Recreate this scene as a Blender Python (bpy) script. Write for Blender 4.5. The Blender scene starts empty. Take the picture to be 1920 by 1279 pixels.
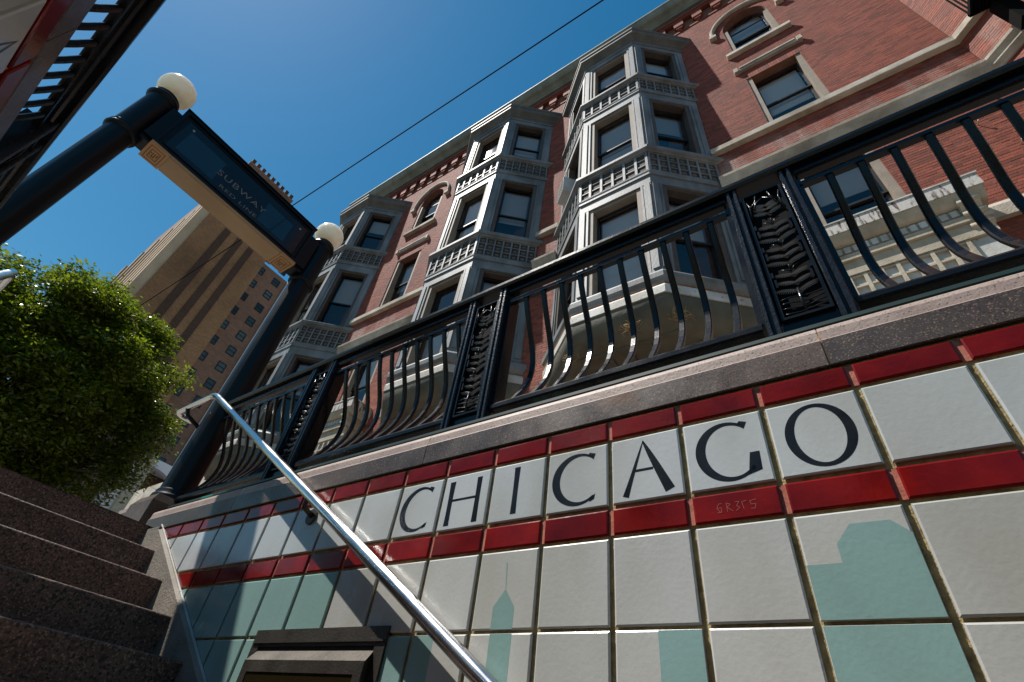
import bpy, math, random
import numpy as np
from mathutils import Vector, Matrix
random.seed(7); RNG = np.random.default_rng(7)
T = 0.21           # one wall tile pitch in metres; plans below are written in tile units
Z0 = 4.23          # pavement level in tile units (world z = 0)
SC = bpy.context.scene
COL = SC.collection
def W(x, y, z): return (x*T, y*T, (z-Z0)*T)
# ------------------------------------------------------------------ camera
CAM = (6.636, -5.675, 0.0)
cam_d = bpy.data.cameras.new('camera'); cam = bpy.data.objects.new('camera', cam_d); COL.objects.link(cam)
R = Vector((0.8264772, 0.55081484, 0.11635483)); U = Vector((0.29862426, -0.6041413, 0.73880771)); F = Vector((-0.47724101, 0.57586136, 0.66379569))
cam.matrix_world = Matrix(((R.x, U.x, -F.x, CAM[0]*T), (R.y, U.y, -F.y, CAM[1]*T), (R.z, U.z, -F.z, -Z0*T), (0, 0, 0, 1)))
cam_d.sensor_width = 36; cam_d.lens = 936/1920*36; cam_d.clip_start = 0.02; cam_d.clip_end = 3000
SC.camera = cam
# ------------------------------------------------------------------ light
LD = Vector((0.385, 0.275, -0.881)).normalized()
world = bpy.data.worlds.new('World'); SC.world = world; world.use_nodes = True
wn = world.node_tree; wn.nodes.clear()
sky = wn.nodes.new('ShaderNodeTexSky'); sky.sky_type = 'NISHITA'; sky.sun_disc = False
sky.sun_elevation = math.asin(-LD.z); sky.sun_rotation = math.atan2(-LD.x, -LD.y)
sky.altitude = 0; sky.air_density = 1.5; sky.dust_density = 0.22; sky.ozone_density = 1.5
bg = wn.nodes.new('ShaderNodeBackground'); bg.inputs['Strength'].default_value = 0.063
wo = wn.nodes.new('ShaderNodeOutputWorld')
hs = wn.nodes.new('ShaderNodeHueSaturation'); hs.inputs['Saturation'].default_value = 1.47; hs.inputs['Hue'].default_value = 0.488
wn.links.new(sky.outputs[0], hs.inputs['Color']); wn.links.new(hs.outputs[0], bg.inputs[0]); wn.links.new(bg.outputs[0], wo.inputs[0])
sd = bpy.data.lights.new('sun', 'SUN'); sun = bpy.data.objects.new('sun', sd); COL.objects.link(sun)
sd.energy = 5.0; sd.angle = math.radians(0.53); sd.color = (1.0, 0.945, 0.87)
sun.rotation_euler = LD.to_track_quat('-Z', 'Y').to_euler()
SC.view_settings.view_transform = 'Standard'; SC.view_settings.look = 'None'
SC.view_settings.exposure = 0.50; SC.view_settings.gamma = 1.0; SC.view_settings.use_curve_mapping = False
SC.render.engine = 'CYCLES'
SC.cycles.max_bounces = 6; SC.cycles.transparent_max_bounces = 8

# ================================================================== materials
def mat(name, col, rough=0.6, metal=0.0, spec=0.5, var=None, vscale=4.0, vdetail=5.0, lo=0.35, hi=0.7, stretch=None,
        bump=0.0, bscale=40.0, coat=0.0, rnd=0.0, island=False, speck=None, sscale=60.0, slo=0.55, shi=0.6, roughvar=0.0, trans=0.0):
    m = bpy.data.materials.new(name); m.use_nodes = True
    nt = m.node_tree; N = nt.nodes; L = nt.links
    b = N['Principled BSDF']
    b.inputs['Roughness'].default_value = rough; b.inputs['Metallic'].default_value = metal
    b.inputs['Specular IOR Level'].default_value = spec; b.inputs['Coat Weight'].default_value = coat
    b.inputs['Coat Roughness'].default_value = 0.06
    tc = N.new('ShaderNodeTexCoord'); src = tc.outputs['Object']
    if rnd or island:
        # decorrelate copies that share mesh data
        oi = N.new('ShaderNodeObjectInfo'); add = N.new('ShaderNodeVectorMath'); add.operation = 'MULTIPLY_ADD'
        L.new(oi.outputs['Random'], add.inputs[0]); add.inputs[1].default_value = (37.0, 53.0, 71.0); L.new(src, add.inputs[2]); src = add.outputs[0]
    if stretch:
        mp = N.new('ShaderNodeMapping'); mp.inputs['Scale'].default_value = stretch; L.new(src, mp.inputs[0]); src2 = mp.outputs[0]
    else: src2 = src
    base = N.new('ShaderNodeRGB'); base.outputs[0].default_value = (*col, 1); out = base.outputs[0]
    def mixin(out, fac, c2, typ='MIX'):
        mx = N.new('ShaderNodeMix'); mx.data_type = 'RGBA'; mx.blend_type = typ
        L.new(fac, mx.inputs[0]); L.new(out, mx.inputs[6])
        if isinstance(c2, tuple): mx.inputs[7].default_value = (*c2, 1)
        else: L.new(c2, mx.inputs[7])
        return mx.outputs[2]
    def ramp(val, a, c):
        mr = N.new('ShaderNodeMapRange'); mr.inputs[1].default_value = a; mr.inputs[2].default_value = c; L.new(val, mr.inputs[0]); return mr.outputs[0]
    if var:
        nz = N.new('ShaderNodeTexNoise'); nz.inputs['Scale'].default_value = vscale; nz.inputs['Detail'].default_value = vdetail; nz.inputs['Roughness'].default_value = 0.6
        L.new(src2, nz.inputs['Vector']); out = mixin(out, ramp(nz.outputs[0], lo, hi), var)
    if speck:
        for q, (c2, ssc, a, c) in enumerate(speck):
            nz = N.new('ShaderNodeTexNoise'); nz.inputs['Scale'].default_value = ssc; nz.inputs['Detail'].default_value = 2.0
            L.new(src, nz.inputs['Vector']); out = mixin(out, ramp(nz.outputs[0], a, c), c2)
    if rnd or island:
        hv = N.new('ShaderNodeHueSaturation')
        if island:
            g = N.new('ShaderNodeNewGeometry'); s = N.new('ShaderNodeMath'); s.operation = 'ADD'; L.new(g.outputs['Random Per Island'], s.inputs[0]); L.new(oi.outputs['Random'], s.inputs[1])
            fr = N.new('ShaderNodeMath'); fr.operation = 'FRACT'; L.new(s.outputs[0], fr.inputs[0]); rv = fr.outputs[0]
        else: rv = oi.outputs['Random']
        mr = N.new('ShaderNodeMapRange'); mr.inputs[3].default_value = 1-rnd; mr.inputs[4].default_value = 1+rnd; L.new(rv, mr.inputs[0])
        L.new(mr.outputs[0], hv.inputs['Value']); L.new(out, hv.inputs['Color']); out = hv.outputs[0]
    L.new(out, b.inputs['Base Color'])
    if roughvar:
        nz = N.new('ShaderNodeTexNoise'); nz.inputs['Scale'].default_value = 7.0; nz.inputs['Detail'].default_value = 6.0; L.new(src, nz.inputs['Vector'])
        mr = N.new('ShaderNodeMapRange'); mr.inputs[1].default_value = 0.3; mr.inputs[2].default_value = 0.75; mr.inputs[3].default_value = rough; mr.inputs[4].default_value = rough+roughvar
        L.new(nz.outputs[0], mr.inputs[0]); L.new(mr.outputs[0], b.inputs['Roughness'])
    if bump:
        nb = N.new('ShaderNodeTexNoise'); nb.inputs['Scale'].default_value = bscale; nb.inputs['Detail'].default_value = 4.0
        L.new(src, nb.inputs['Vector']); bp = N.new('ShaderNodeBump'); bp.inputs['Strength'].default_value = bump; bp.inputs['Distance'].default_value = 0.01
        L.new(nb.outputs[0], bp.inputs['Height']); L.new(bp.outputs[0], b.inputs['Normal'])
        if coat: L.new(bp.outputs[0], b.inputs['Coat Normal'])
    return m
WHITE = (0.56, 0.60, 0.615)
M = {}
M['tile'] = mat('glazed_white_tile', WHITE, 0.16, var=(0.51, 0.51, 0.49), vscale=2.0, lo=0.4, hi=0.9, bump=0.045, bscale=90, rnd=0.03, roughvar=0.15)
M['tile_big'] = mat('cream_white_tile', (0.545, 0.56, 0.55), 0.17, var=(0.48, 0.475, 0.44), vscale=3.0, vdetail=7, lo=0.38, hi=0.85, stretch=(1, 1, .45), bump=0.045, bscale=90, rnd=0.045, roughvar=0.2)
M['tile_aqua'] = mat('glazed_aqua_tile', (0.27, 0.435, 0.42), 0.16, var=(0.25, 0.40, 0.385), vscale=2.5, bump=0.045, bscale=90, rnd=0.03, roughvar=0.15)
M['tile_red'] = mat('glazed_red_tile', (0.23, 0.008, 0.005), 0.13, spec=0.28, var=(0.12, 0.004, 0.005), vscale=8, bump=0.04, bscale=90, rnd=0.12, roughvar=0.14)
M['grout'] = mat('tan_grout', (0.50, 0.39, 0.19), 0.95, var=(0.20, 0.14, 0.055), vscale=30, bump=0.3, bscale=160)
M['joint'] = mat('rusty_joint', (0.36, 0.19, 0.09), 0.9)
M['grout_pink'] = mat('pink_grout', (0.55, 0.20, 0.13), 0.95, var=(0.35, 0.10, 0.07), vscale=30, bump=0.15, bscale=160)
M['ink'] = mat('black_glaze', (0.008, 0.010, 0.013), 0.22, spec=0.3, var=(0.018, 0.02, 0.024), vscale=20)
M['scratch'] = mat('scratch', (0.33, 0.06, 0.05), 0.8)
M['granite'] = mat('brown_granite', (0.10, 0.068, 0.052), 0.28, var=(0.032, 0.025, 0.023), vscale=1.3, lo=0.40, hi=0.62, bump=0.05, bscale=90,
                   speck=[((0.26, 0.17, 0.11), 230, 0.58, 0.68), ((0.03, 0.022, 0.02), 190, 0.58, 0.66), ((0.22, 0.10, 0.04), 2.6, 0.66, 0.8)], rnd=0.08, roughvar=0.25)
M['granite_step'] = mat('step_granite', (0.15, 0.088, 0.064), 0.55, var=(0.085, 0.048, 0.034), vscale=11, lo=0.4, hi=0.6, bump=0.25, bscale=70,
                        speck=[((0.30, 0.18, 0.125), 120, 0.56, 0.63), ((0.022, 0.016, 0.014), 95, 0.54, 0.61)], rnd=0.1)
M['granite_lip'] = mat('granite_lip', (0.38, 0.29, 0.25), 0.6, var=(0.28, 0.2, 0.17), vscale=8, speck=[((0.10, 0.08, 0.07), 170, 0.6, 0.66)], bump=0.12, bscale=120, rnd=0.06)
M['concrete'] = mat('grey_concrete', (0.24, 0.21, 0.17), 0.8, var=(0.15, 0.135, 0.11), vscale=6, bump=0.4, bscale=90)
M['pavement'] = mat('pavement', (0.25, 0.235, 0.21), 0.85, var=(0.19, 0.175, 0.16), vscale=2, bump=0.3, bscale=60)
M['asphalt'] = mat('asphalt', (0.05, 0.05, 0.052), 0.9, var=(0.035, 0.035, 0.037), vscale=3, bump=0.5, bscale=120)
M['paint_white'] = mat('road_paint', (0.75, 0.75, 0.72), 0.7)
M['iron'] = mat('black_painted_iron', (0.0045, 0.0052, 0.006), 0.20, spec=0.24, var=(0.006, 0.007, 0.009), vscale=12, bump=0.06, bscale=90, roughvar=0.12)
M['iron_rough'] = mat('rough_painted_iron', (0.006, 0.008, 0.011), 0.26, spec=0.32, bump=0.2, bscale=120, var=(0.014, 0.018, 0.026), vscale=40)
M['iron_leaf'] = mat('cast_iron_leaf', (0.30, 0.30, 0.30), 0.45, spec=0.5, bump=0.1, bscale=150)  # far paler than the other iron: lit highlights put into the leaf colour
M['teal'] = mat('teal_painted_steel', (0.008, 0.03, 0.026), 0.5, var=(0.012, 0.20, 0.15), vscale=3, lo=.62, hi=.66)  # bright teal patches are sunlit spots put into the paint colour
M['post'] = mat('dark_blue_black_paint', (0.003, 0.005, 0.007), 0.33, spec=0.22, bump=0.06, bscale=30, stretch=(8, 8, .4), roughvar=0.1)
M['steel'] = mat('brushed_stainless', (0.62, 0.61, 0.60), 0.16, metal=1.0, bump=0.02, bscale=300, roughvar=0.12)
M['bronze'] = mat('dark_bronze', (0.055, 0.048, 0.040), 0.38, metal=0.65, var=(0.10, 0.088, 0.072), vscale=9, stretch=(1, 1, .4), bump=0.15, bscale=120, roughvar=0.2)
M['dark_glass'] = mat('dark_display_glass', (0.018, 0.013, 0.005), 0.1, spec=0.5)
M['sign_window'] = mat('mirror_like_sign_window', (0.008, 0.012, 0.018), 0.04, spec=0.8, coat=.4)
M['mortar'] = mat('mortar', (0.23, 0.10, 0.06), 0.95, var=(0.15, 0.065, 0.042), vscale=5, bump=0.4, bscale=80)
M['limestone'] = mat('limestone', (0.60, 0.54, 0.45), 0.85, var=(0.32, 0.265, 0.20), vscale=3, vdetail=8, lo=0.42, hi=0.75, bump=0.5, bscale=45)
M['zinc'] = mat('grey_painted_zinc', (0.235, 0.25, 0.262), 0.55, var=(0.12, 0.128, 0.133), vscale=4, vdetail=8, lo=0.45, hi=0.8, stretch=(1, 1, .35), bump=0.25, bscale=30, rnd=0.04)
M['zinc_dark'] = mat('weathered_cornice_metal', (0.14, 0.13, 0.11), 0.6, var=(0.075, 0.063, 0.05), vscale=3, vdetail=8, stretch=(1, 1, .4), bump=0.25, bscale=30)
M['zinc_back'] = mat('lattice_backing', (0.065, 0.05, 0.045), 0.8, var=(0.035, 0.026, 0.023), vscale=5, bump=0.3)
M['soffit'] = mat('stained_soffit', (0.13, 0.12, 0.085), 0.75, var=(0.06, 0.052, 0.036), vscale=2, vdetail=9, bump=0.4, bscale=20)
M['rust'] = mat('rust_streak', (0.33, 0.14, 0.045), 0.9, var=(0.14, 0.06, 0.02), vscale=10, bump=0.4)
M['taupe'] = mat('taupe_window_trim', (0.30, 0.245, 0.19), 0.7, var=(0.22, 0.175, 0.135), vscale=5, bump=0.2)
M['brown_frame'] = mat('dark_brown_frame', (0.10, 0.072, 0.052), 0.6, var=(0.06, 0.045, 0.035), vscale=6)
M['sash'] = mat('black_sash', (0.012, 0.011, 0.012), 0.4)
M['interior'] = mat('dark_interior', (0.012, 0.011, 0.011), 0.9)
M['blind'] = mat('grey_window_blind', (0.66, 0.63, 0.62), 0.8, rnd=0.3)
M['green_metal'] = mat('patinated_gutter', (0.25, 0.285, 0.245), 0.6, var=(0.13, 0.145, 0.12), vscale=2.2, vdetail=9, stretch=(1, 1, .3), bump=0.2)
M['terracotta'] = mat('white_terracotta', (0.60, 0.60, 0.58), 0.6, var=(0.38, 0.36, 0.31), vscale=3, vdetail=8, bump=0.3, bscale=40, speck=[((0.25, 0.15, 0.08), 14, 0.66, 0.75)])
M['terracotta_tan'] = mat('tan_terracotta', (0.46, 0.395, 0.30), 0.75, var=(0.30, 0.25, 0.18), vscale=4, vdetail=8, bump=0.4)
M['fascia_streak'] = mat('streaked_fascia', (0.50, 0.47, 0.43), 0.75, var=(0.07, 0.045, 0.03), vscale=9, lo=0.5, hi=0.62, stretch=(3, 3, .45), bump=0.3)
M['sky_void'] = mat('black_iron_grating', (0.003, 0.003, 0.0035), 0.85, spec=0.08)
M['straw'] = mat('nest_straw', (0.35, 0.25, 0.12), 0.9, rnd=0.2)
M['bark'] = mat('bark', (0.09, 0.07, 0.05), 0.9, var=(0.05, 0.04, 0.03), vscale=10, stretch=(1, 1, .2), bump=0.8)
M['soffit_panel'] = mat('cream_sign_soffit', (0.36, 0.25, 0.13), 0.6, var=(0.29, 0.19, 0.10), vscale=2)
M['soffit_orn'] = mat('tan_ornament', (0.40, 0.22, 0.09), 0.6)
M['soffit_groove'] = mat('ornament_groove', (0.10, 0.05, 0.02), 0.8)
M['sign_text'] = mat('pale_sign_text', (0.14, 0.145, 0.15), 0.5)
M['sign_glass'] = mat('blue_black_sign_glass', (0.006, 0.010, 0.016), 0.08, spec=0.4, var=(0.010, 0.016, 0.026), vscale=1.3)
M['rail_screw'] = mat('steel_screw', (0.6, 0.6, 0.6), 0.3, metal=1.0)
M['ac_white'] = mat('air_conditioner_shell', (0.62, 0.61, 0.58), 0.6, var=(0.45, 0.43, 0.4), vscale=4)
M['tower_sunlit'] = mat('sunlit_pilaster_brick', (0.58, 0.44, 0.30), 0.9, var=(0.45, 0.33, 0.22), vscale=.3)  # paler than the tan tower brick: sunlight on the flank put into the colour
M['arcade'] = mat('pale_arcade_stone', (0.72, 0.70, 0.74), 0.9, var=(0.6, 0.58, 0.6), vscale=.2)

def weather(m, dark, sc=1.5, lo=.42, hi=.72, amt=.75, st=(1, 1, .35)):
    """wall-scale film of grime laid over a tile glaze, continuous from tile to tile"""
    nt = m.node_tree; N = nt.nodes; L = nt.links; b = N['Principled BSDF']
    g = N.new('ShaderNodeNewGeometry'); mp = N.new('ShaderNodeMapping'); mp.inputs['Scale'].default_value = st; L.new(g.outputs['Position'], mp.inputs[0])
    nz = N.new('ShaderNodeTexNoise'); nz.inputs['Scale'].default_value = sc; nz.inputs['Detail'].default_value = 6; nz.inputs['Distortion'].default_value = .6; L.new(mp.outputs[0], nz.inputs[0])
    mr = N.new('ShaderNodeMapRange'); mr.inputs[1].default_value = lo; mr.inputs[2].default_value = hi; mr.inputs[4].default_value = amt; L.new(nz.outputs[0], mr.inputs[0])
    mx = N.new('ShaderNodeMix'); mx.data_type = 'RGBA'; mx.blend_type = 'MULTIPLY'; L.new(mr.outputs[0], mx.inputs[0]); L.new(b.inputs['Base Color'].links[0].from_socket, mx.inputs[6]); mx.inputs[7].default_value = (*dark, 1)
    L.new(mx.outputs[2], b.inputs['Base Color'])
for k_ in ('tile', 'tile_big', 'tile_aqua'): weather(M[k_], (.66, .64, .57), 2.2, lo=.36, hi=.66)
weather(M['tile_red'], (.5, .45, .45), 5, st=(1, 1, 1)); weather(M['limestone'], (.45, .40, .34), 1.1, st=(1, 1, 1), amt=.9)
weather(M['zinc'], (.50, .47, .42), 1.8, lo=.36, hi=.66, st=(1, 1, .5), amt=.9); weather(M['terracotta'], (.6, .52, .42), 1.6, amt=.8)
def brickmat(name, c1, c2, island=True):
    m = mat(name, c1, 0.82, var=c2, vscale=1.1, vdetail=6, lo=0.35, hi=0.75, rnd=0.34, island=island, bump=0.5, bscale=70)
    nt = m.node_tree; N = nt.nodes; L = nt.links; b = N['Principled BSDF']
    # pale efflorescence washed down under the stone courses: a deposit with a shape of its own
    g = N.new('ShaderNodeNewGeometry'); sp = N.new('ShaderNodeSeparateXYZ'); L.new(g.outputs['Position'], sp.inputs[0])
    def rng(v, a, c, e=0, f=1):
        mr = N.new('ShaderNodeMapRange'); mr.inputs[1].default_value = a; mr.inputs[2].default_value = c; mr.inputs[3].default_value = e; mr.inputs[4].default_value = f; L.new(v, mr.inputs[0]); return mr.outputs[0]
    def mul(a, c):
        x = N.new('ShaderNodeMath'); x.operation = 'MULTIPLY'; L.new(a, x.inputs[0]); L.new(c, x.inputs[1]); return x.outputs[0]
    lo, hi = (39.0-Z0)*T, (42.9-Z0)*T
    band = mul(rng(sp.outputs[2], lo, lo+.25), rng(sp.outputs[2], hi, hi-.3))
    mp = N.new('ShaderNodeMapping'); mp.inputs['Scale'].default_value = (1, 1, .25); L.new(g.outputs['Position'], mp.inputs[0])
    nz = N.new('ShaderNodeTexNoise'); nz.inputs['Scale'].default_value = 2.6; nz.inputs['Detail'].default_value = 5; L.new(mp.outputs[0], nz.inputs[0])
    f = mul(band, rng(nz.outputs[0], .45, .70, 0, .6))
    src = b.inputs['Base Color'].links[0].from_socket
    mx = N.new('ShaderNodeMix'); mx.data_type = 'RGBA'; L.new(f, mx.inputs[0]); L.new(src, mx.inputs[6]); mx.inputs[7].default_value = (.42, .33, .29, 1)
    L.new(mx.outputs[2], b.inputs['Base Color']); return m
M['brick'] = brickmat('red_brick', (0.265, 0.058, 0.029), (0.185, 0.040, 0.022))

def glassmat(name, tint, refl):
    m = bpy.data.materials.new(name); m.use_nodes = True; nt = m.node_tree; N = nt.nodes; L = nt.links; N.clear()
    o = N.new('ShaderNodeOutputMaterial'); t = N.new('ShaderNodeBsdfTransparent'); t.inputs[0].default_value = (*tint, 1)
    g = N.new('ShaderNodeBsdfGlossy'); g.inputs['Roughness'].default_value = 0.03; g.inputs['Color'].default_value = (.78, .76, .74, 1)
    tc = N.new('ShaderNodeTexCoord'); nz = N.new('ShaderNodeTexNoise'); nz.inputs['Scale'].default_value = 2.2; L.new(tc.outputs['Object'], nz.inputs[0])
    bp = N.new('ShaderNodeBump'); bp.inputs['Strength'].default_value = 0.12; bp.inputs['Distance'].default_value = 0.02; L.new(nz.outputs[0], bp.inputs['Height']); L.new(bp.outputs[0], g.inputs['Normal'])
    fr = N.new('ShaderNodeFresnel'); fr.inputs['IOR'].default_value = 1.5
    ad = N.new('ShaderNodeMath'); ad.operation = 'ADD'; ad.inputs[1].default_value = refl; L.new(fr.outputs[0], ad.inputs[0])
    mx = N.new('ShaderNodeMixShader'); L.new(ad.outputs[0], mx.inputs[0]); L.new(t.outputs[0], mx.inputs[1]); L.new(g.outputs[0], mx.inputs[2]); L.new(mx.outputs[0], o.inputs[0])
    return m
M['glass'] = glassmat('window_glass', (0.86, 0.88, 0.90), 0.03)

def globemat():
    m = mat('milk_glass', (0.97, 0.89, 0.78), 0.15, spec=0.3, var=(0.80, 0.64, 0.48), vscale=9, vdetail=8, lo=.5, hi=.8)
    b = m.node_tree.nodes['Principled BSDF']; b.inputs['Subsurface Weight'].default_value = 1.0
    b.inputs['Subsurface Radius'].default_value = (1.0, .86, .70); b.inputs['Subsurface Scale'].default_value = 0.22
    return m
M['globe'] = globemat()
def leafmat():
    m = bpy.data.materials.new('ash_leaf'); m.use_nodes = True; nt = m.node_tree; N = nt.nodes; L = nt.links; N.clear()
    o = N.new('ShaderNodeOutputMaterial'); d = N.new('ShaderNodeBsdfPrincipled'); d.inputs['Roughness'].default_value = .30
    t = N.new('ShaderNodeBsdfTranslucent'); g = N.new('ShaderNodeNewGeometry')
    cr = N.new('ShaderNodeValToRGB'); e = cr.color_ramp.elements; e[0].color = (.020, .046, .004, 1); e[1].color = (.125, .175, .008, 1); e[1].position = 1
    L.new(g.outputs['Random Per Island'], cr.inputs[0]); L.new(cr.outputs[0], d.inputs['Base Color'])
    h = N.new('ShaderNodeHueSaturation'); h.inputs['Value'].default_value = 2.3; h.inputs['Hue'].default_value = .485; L.new(cr.outputs[0], h.inputs['Color']); L.new(h.outputs[0], t.inputs[0])
    a = N.new('ShaderNodeMixShader'); a.inputs[0].default_value = .33; L.new(d.outputs[0], a.inputs[1]); L.new(t.outputs[0], a.inputs[2]); L.new(a.outputs[0], o.inputs[0]); return m
M['leaf'] = leafmat()
def towerbrick(name, c1, c2, dark):
    m = mat(name, c1, 0.9, var=c2, vscale=.12, vdetail=9, lo=.4, hi=.7, bump=.3, bscale=3)
    nt = m.node_tree; N = nt.nodes; L = nt.links; b = N['Principled BSDF']
    tc = N.new('ShaderNodeTexCoord'); sw = N.new('ShaderNodeMapping'); sw.inputs['Rotation'].default_value = (math.radians(90), 0, math.radians(90)); L.new(tc.outputs['Object'], sw.inputs[0])
    sp = N.new('ShaderNodeSeparateXYZ'); L.new(tc.outputs['Object'], sp.inputs[0]); cb = N.new('ShaderNodeCombineXYZ'); L.new(sp.outputs[1], cb.inputs[0]); L.new(sp.outputs[2], cb.inputs[1])
    br = N.new('ShaderNodeTexBrick'); br.inputs['Scale'].default_value = 1.0; br.inputs['Brick Width'].default_value = .42; br.inputs['Row Height'].default_value = .15; br.inputs['Mortar Size'].default_value = .012
    br.inputs['Color1'].default_value = (1.15, 1.1, 1.05, 1); br.inputs['Color2'].default_value = (.72, .7, .68, 1); br.inputs['Mortar'].default_value = (dark,)*3+(1,); L.new(cb.outputs[0], br.inputs[0])
    mx = N.new('ShaderNodeMix'); mx.data_type = 'RGBA'; mx.blend_type = 'MULTIPLY'; mx.inputs[0].default_value = .8
    L.new(b.inputs['Base Color'].links[0].from_socket, mx.inputs[6]); L.new(br.outputs[0], mx.inputs[7]); L.new(mx.outputs[2], b.inputs['Base Color']); return m
M['tower'] = towerbrick('tan_tower_brick', (0.33, 0.18, 0.088), (0.19, 0.10, 0.05), 1.1)
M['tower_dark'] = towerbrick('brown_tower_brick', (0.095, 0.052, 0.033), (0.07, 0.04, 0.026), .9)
M['tower_pink'] = towerbrick('rosy_tower_brick', (0.25, 0.145, 0.10), (0.18, 0.10, 0.07), 1.2)

# ================================================================== mesh helpers
class MB:
    def __init__(s): s.v = []; s.f = []; s.m = []; s.mi = 0; s.sm = []; s.smooth = False
    def add(s, V, Fs):
        n = len(s.v); s.v += [tuple(p) for p in V]; s.f += [tuple(i+n for i in q) for q in Fs]; s.m += [s.mi]*len(Fs); s.sm += [s.smooth]*len(Fs); return s
    def box(s, x0, x1, y0, y1, z0, z1):
        return s.add([(x0, y0, z0), (x1, y0, z0), (x1, y1, z0), (x0, y1, z0), (x0, y0, z1), (x1, y0, z1), (x1, y1, z1), (x0, y1, z1)],
                     [(0, 3, 2, 1), (4, 5, 6, 7), (0, 1, 5, 4), (1, 2, 6, 5), (2, 3, 7, 6), (3, 0, 4, 7)])
    def prism(s, pts, a, b, axis=0, cap=True):
        """closed profile pts (2-D) swept from a to b along axis; profile coords are the other two axes in order"""
        n = len(pts); V = []
        for t in (a, b):
            for p in pts:
                q = list(p); q.insert(axis, t); V.append(tuple(q))
        Fs = [(i, (i+1) % n, n+(i+1) % n, n+i) for i in range(n)]
        if cap: Fs += [tuple(range(n))[::-1], tuple(range(n, 2*n))]
        return s.add(V, Fs)
    def sweep(s, path, prof, up=None, cap=True, closed=False):
        """sweep 2-D profile (a,b) along 3-D path; frame: side x up"""
        P = [Vector(p) for p in path]; n = len(prof); V = []
        k = len(P)
        for i, p in enumerate(P):
            if closed: t = (P[(i+1) % k]-P[i-1]).normalized()
            else: t = ((P[min(i+1, k-1)]-P[max(i-1, 0)])).normalized()
            u = Vector(up) if up else (Vector((0, 0, 1)) if abs(t.z) < .9 else Vector((0, 1, 0)))
            sd_ = t.cross(u).normalized(); uu = sd_.cross(t).normalized()
            for a, b in prof: V.append(tuple(p+sd_*a+uu*b))
        Fs = []
        for i in range(k if closed else k-1):
            j = (i+1) % k
            for q in range(n): Fs.append((i*n+q, i*n+(q+1) % n, j*n+(q+1) % n, j*n+q))
        if cap and not closed: Fs += [tuple(range(n))[::-1], tuple(range((k-1)*n, k*n))]
        return s.add(V, Fs)
    def tube(s, path, r, n=10, cap=True):
        pr = [(r*math.cos(2*math.pi*i/n), r*math.sin(2*math.pi*i/n)) for i in range(n)]
        o = s.smooth; s.smooth = True; s.sweep(path, pr, cap=cap); s.smooth = o; return s
    def lathe(s, cx, cy, prof, n=32):
        V = []; k = len(prof)
        for r, z in prof:
            for i in range(n):
                a = 2*math.pi*i/n; V.append((cx+r*math.cos(a), cy+r*math.sin(a), z))
        Fs = [(i*n+j, i*n+(j+1) % n, (i+1)*n+(j+1) % n, (i+1)*n+j) for i in range(k-1) for j in range(n)]
        o = s.smooth; s.smooth = True; s.add(V, Fs); s.smooth = o; return s
    def quad(s, a, b, c, d): return s.add([a, b, c, d], [(0, 1, 2, 3)])
def mesh(name, mb, mats, org=(0, 0, 0), flip=False, tf=None):
    me = bpy.data.meshes.new(name)
    V = np.array(mb.v, dtype=float)
    if tf is not None: V = tf(V)
    V = (V-np.array(org))*T
    Fs = [q[::-1] for q in mb.f] if flip else mb.f
    me.from_pydata(V.tolist(), [], Fs)
    if not isinstance(mats, (list, tuple)): mats = [mats]
    for m in mats: me.materials.append(m)
    if len(mats) > 1: me.polygons.foreach_set('material_index', mb.m)
    if any(mb.sm): me.polygons.foreach_set('use_smooth', mb.sm)
    me.update(); return me
ORG = {}
def link(name, me, parent=None, org=(0, 0, 0)):
    """object with origin at org (tile units, scene coordinates)"""
    o = bpy.data.objects.new(name, me); COL.objects.link(o)
    if parent is not None:
        po = ORG[parent.name]; o.parent = parent; o.location = [(a-b)*T for a, b in zip(org, po)]
    else: o.location = W(*org)
    ORG[o.name] = org; return o
def obj(name, mb, mats, parent=None, org=None, **k):
    if org is None: org = ORG[parent.name] if parent is not None else (0, 0, Z0)
    return link(name, mesh(name, mb, mats, org, **k), parent, org)
def tag(o, label=None, cat=None, group=None, kind=None):
    if label: o['label'] = label
    if cat: o['category'] = cat
    if group: o['group'] = group
    if kind: o['kind'] = kind
    return o
def thing(name, label, cat, org, group=None): return tag(link(name, None, None, org), label, cat, group)
def structure(name, mb, mats): return tag(obj(name, mb, mats, org=(0, 0, Z0)), kind='structure')

# ================================================================== ground and stairwell
XR = 26.0
g = MB(); zg = 4.23
for (x0, x1, y0, y1) in ((-900, -9.8, -14, 19.7), (-9.8, XR, 0.02, 19.7), (-9.8, XR, -14, -6.96), (XR, 900, -14, 19.7)):
    g.quad((x0, y0, zg), (x1, y0, zg), (x1, y1, zg), (x0, y1, zg))
structure('pavement', g, M['pavement'])
g = MB(); g.quad((-3000, -3000, zg-.75), (3000, -3000, zg-.75), (3000, -14.6, zg-.75), (-3000, -14.6, zg-.75)); structure('road', g, M['asphalt'])
g = MB(); g.quad((-3000, 19.7, zg-.1), (3000, 19.7, zg-.1), (3000, 3000, zg-.1), (-3000, 3000, zg-.1)); structure('ground', g, M['pavement'])
g = MB(); g.box(-900, 900, -14.6, -14, zg-.75, zg); structure('kerb', g, M['concrete'])
g = MB()
for i in range(-20, 21): g.box(i*30-7, i*30+7, -48.3, -47.7, zg-.74, zg-.73)
structure('road_marking', g, M['paint_white'])
g = MB(); g.box(8.6, XR, -6.96, .02, -7.9, -7.72); structure('stairwell_floor', g, M['concrete'])
g = MB(); g.box(XR, XR+.4, -7.2, .3, -7.9, zg); structure('stairwell_end_wall', g, M['concrete'])

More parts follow.
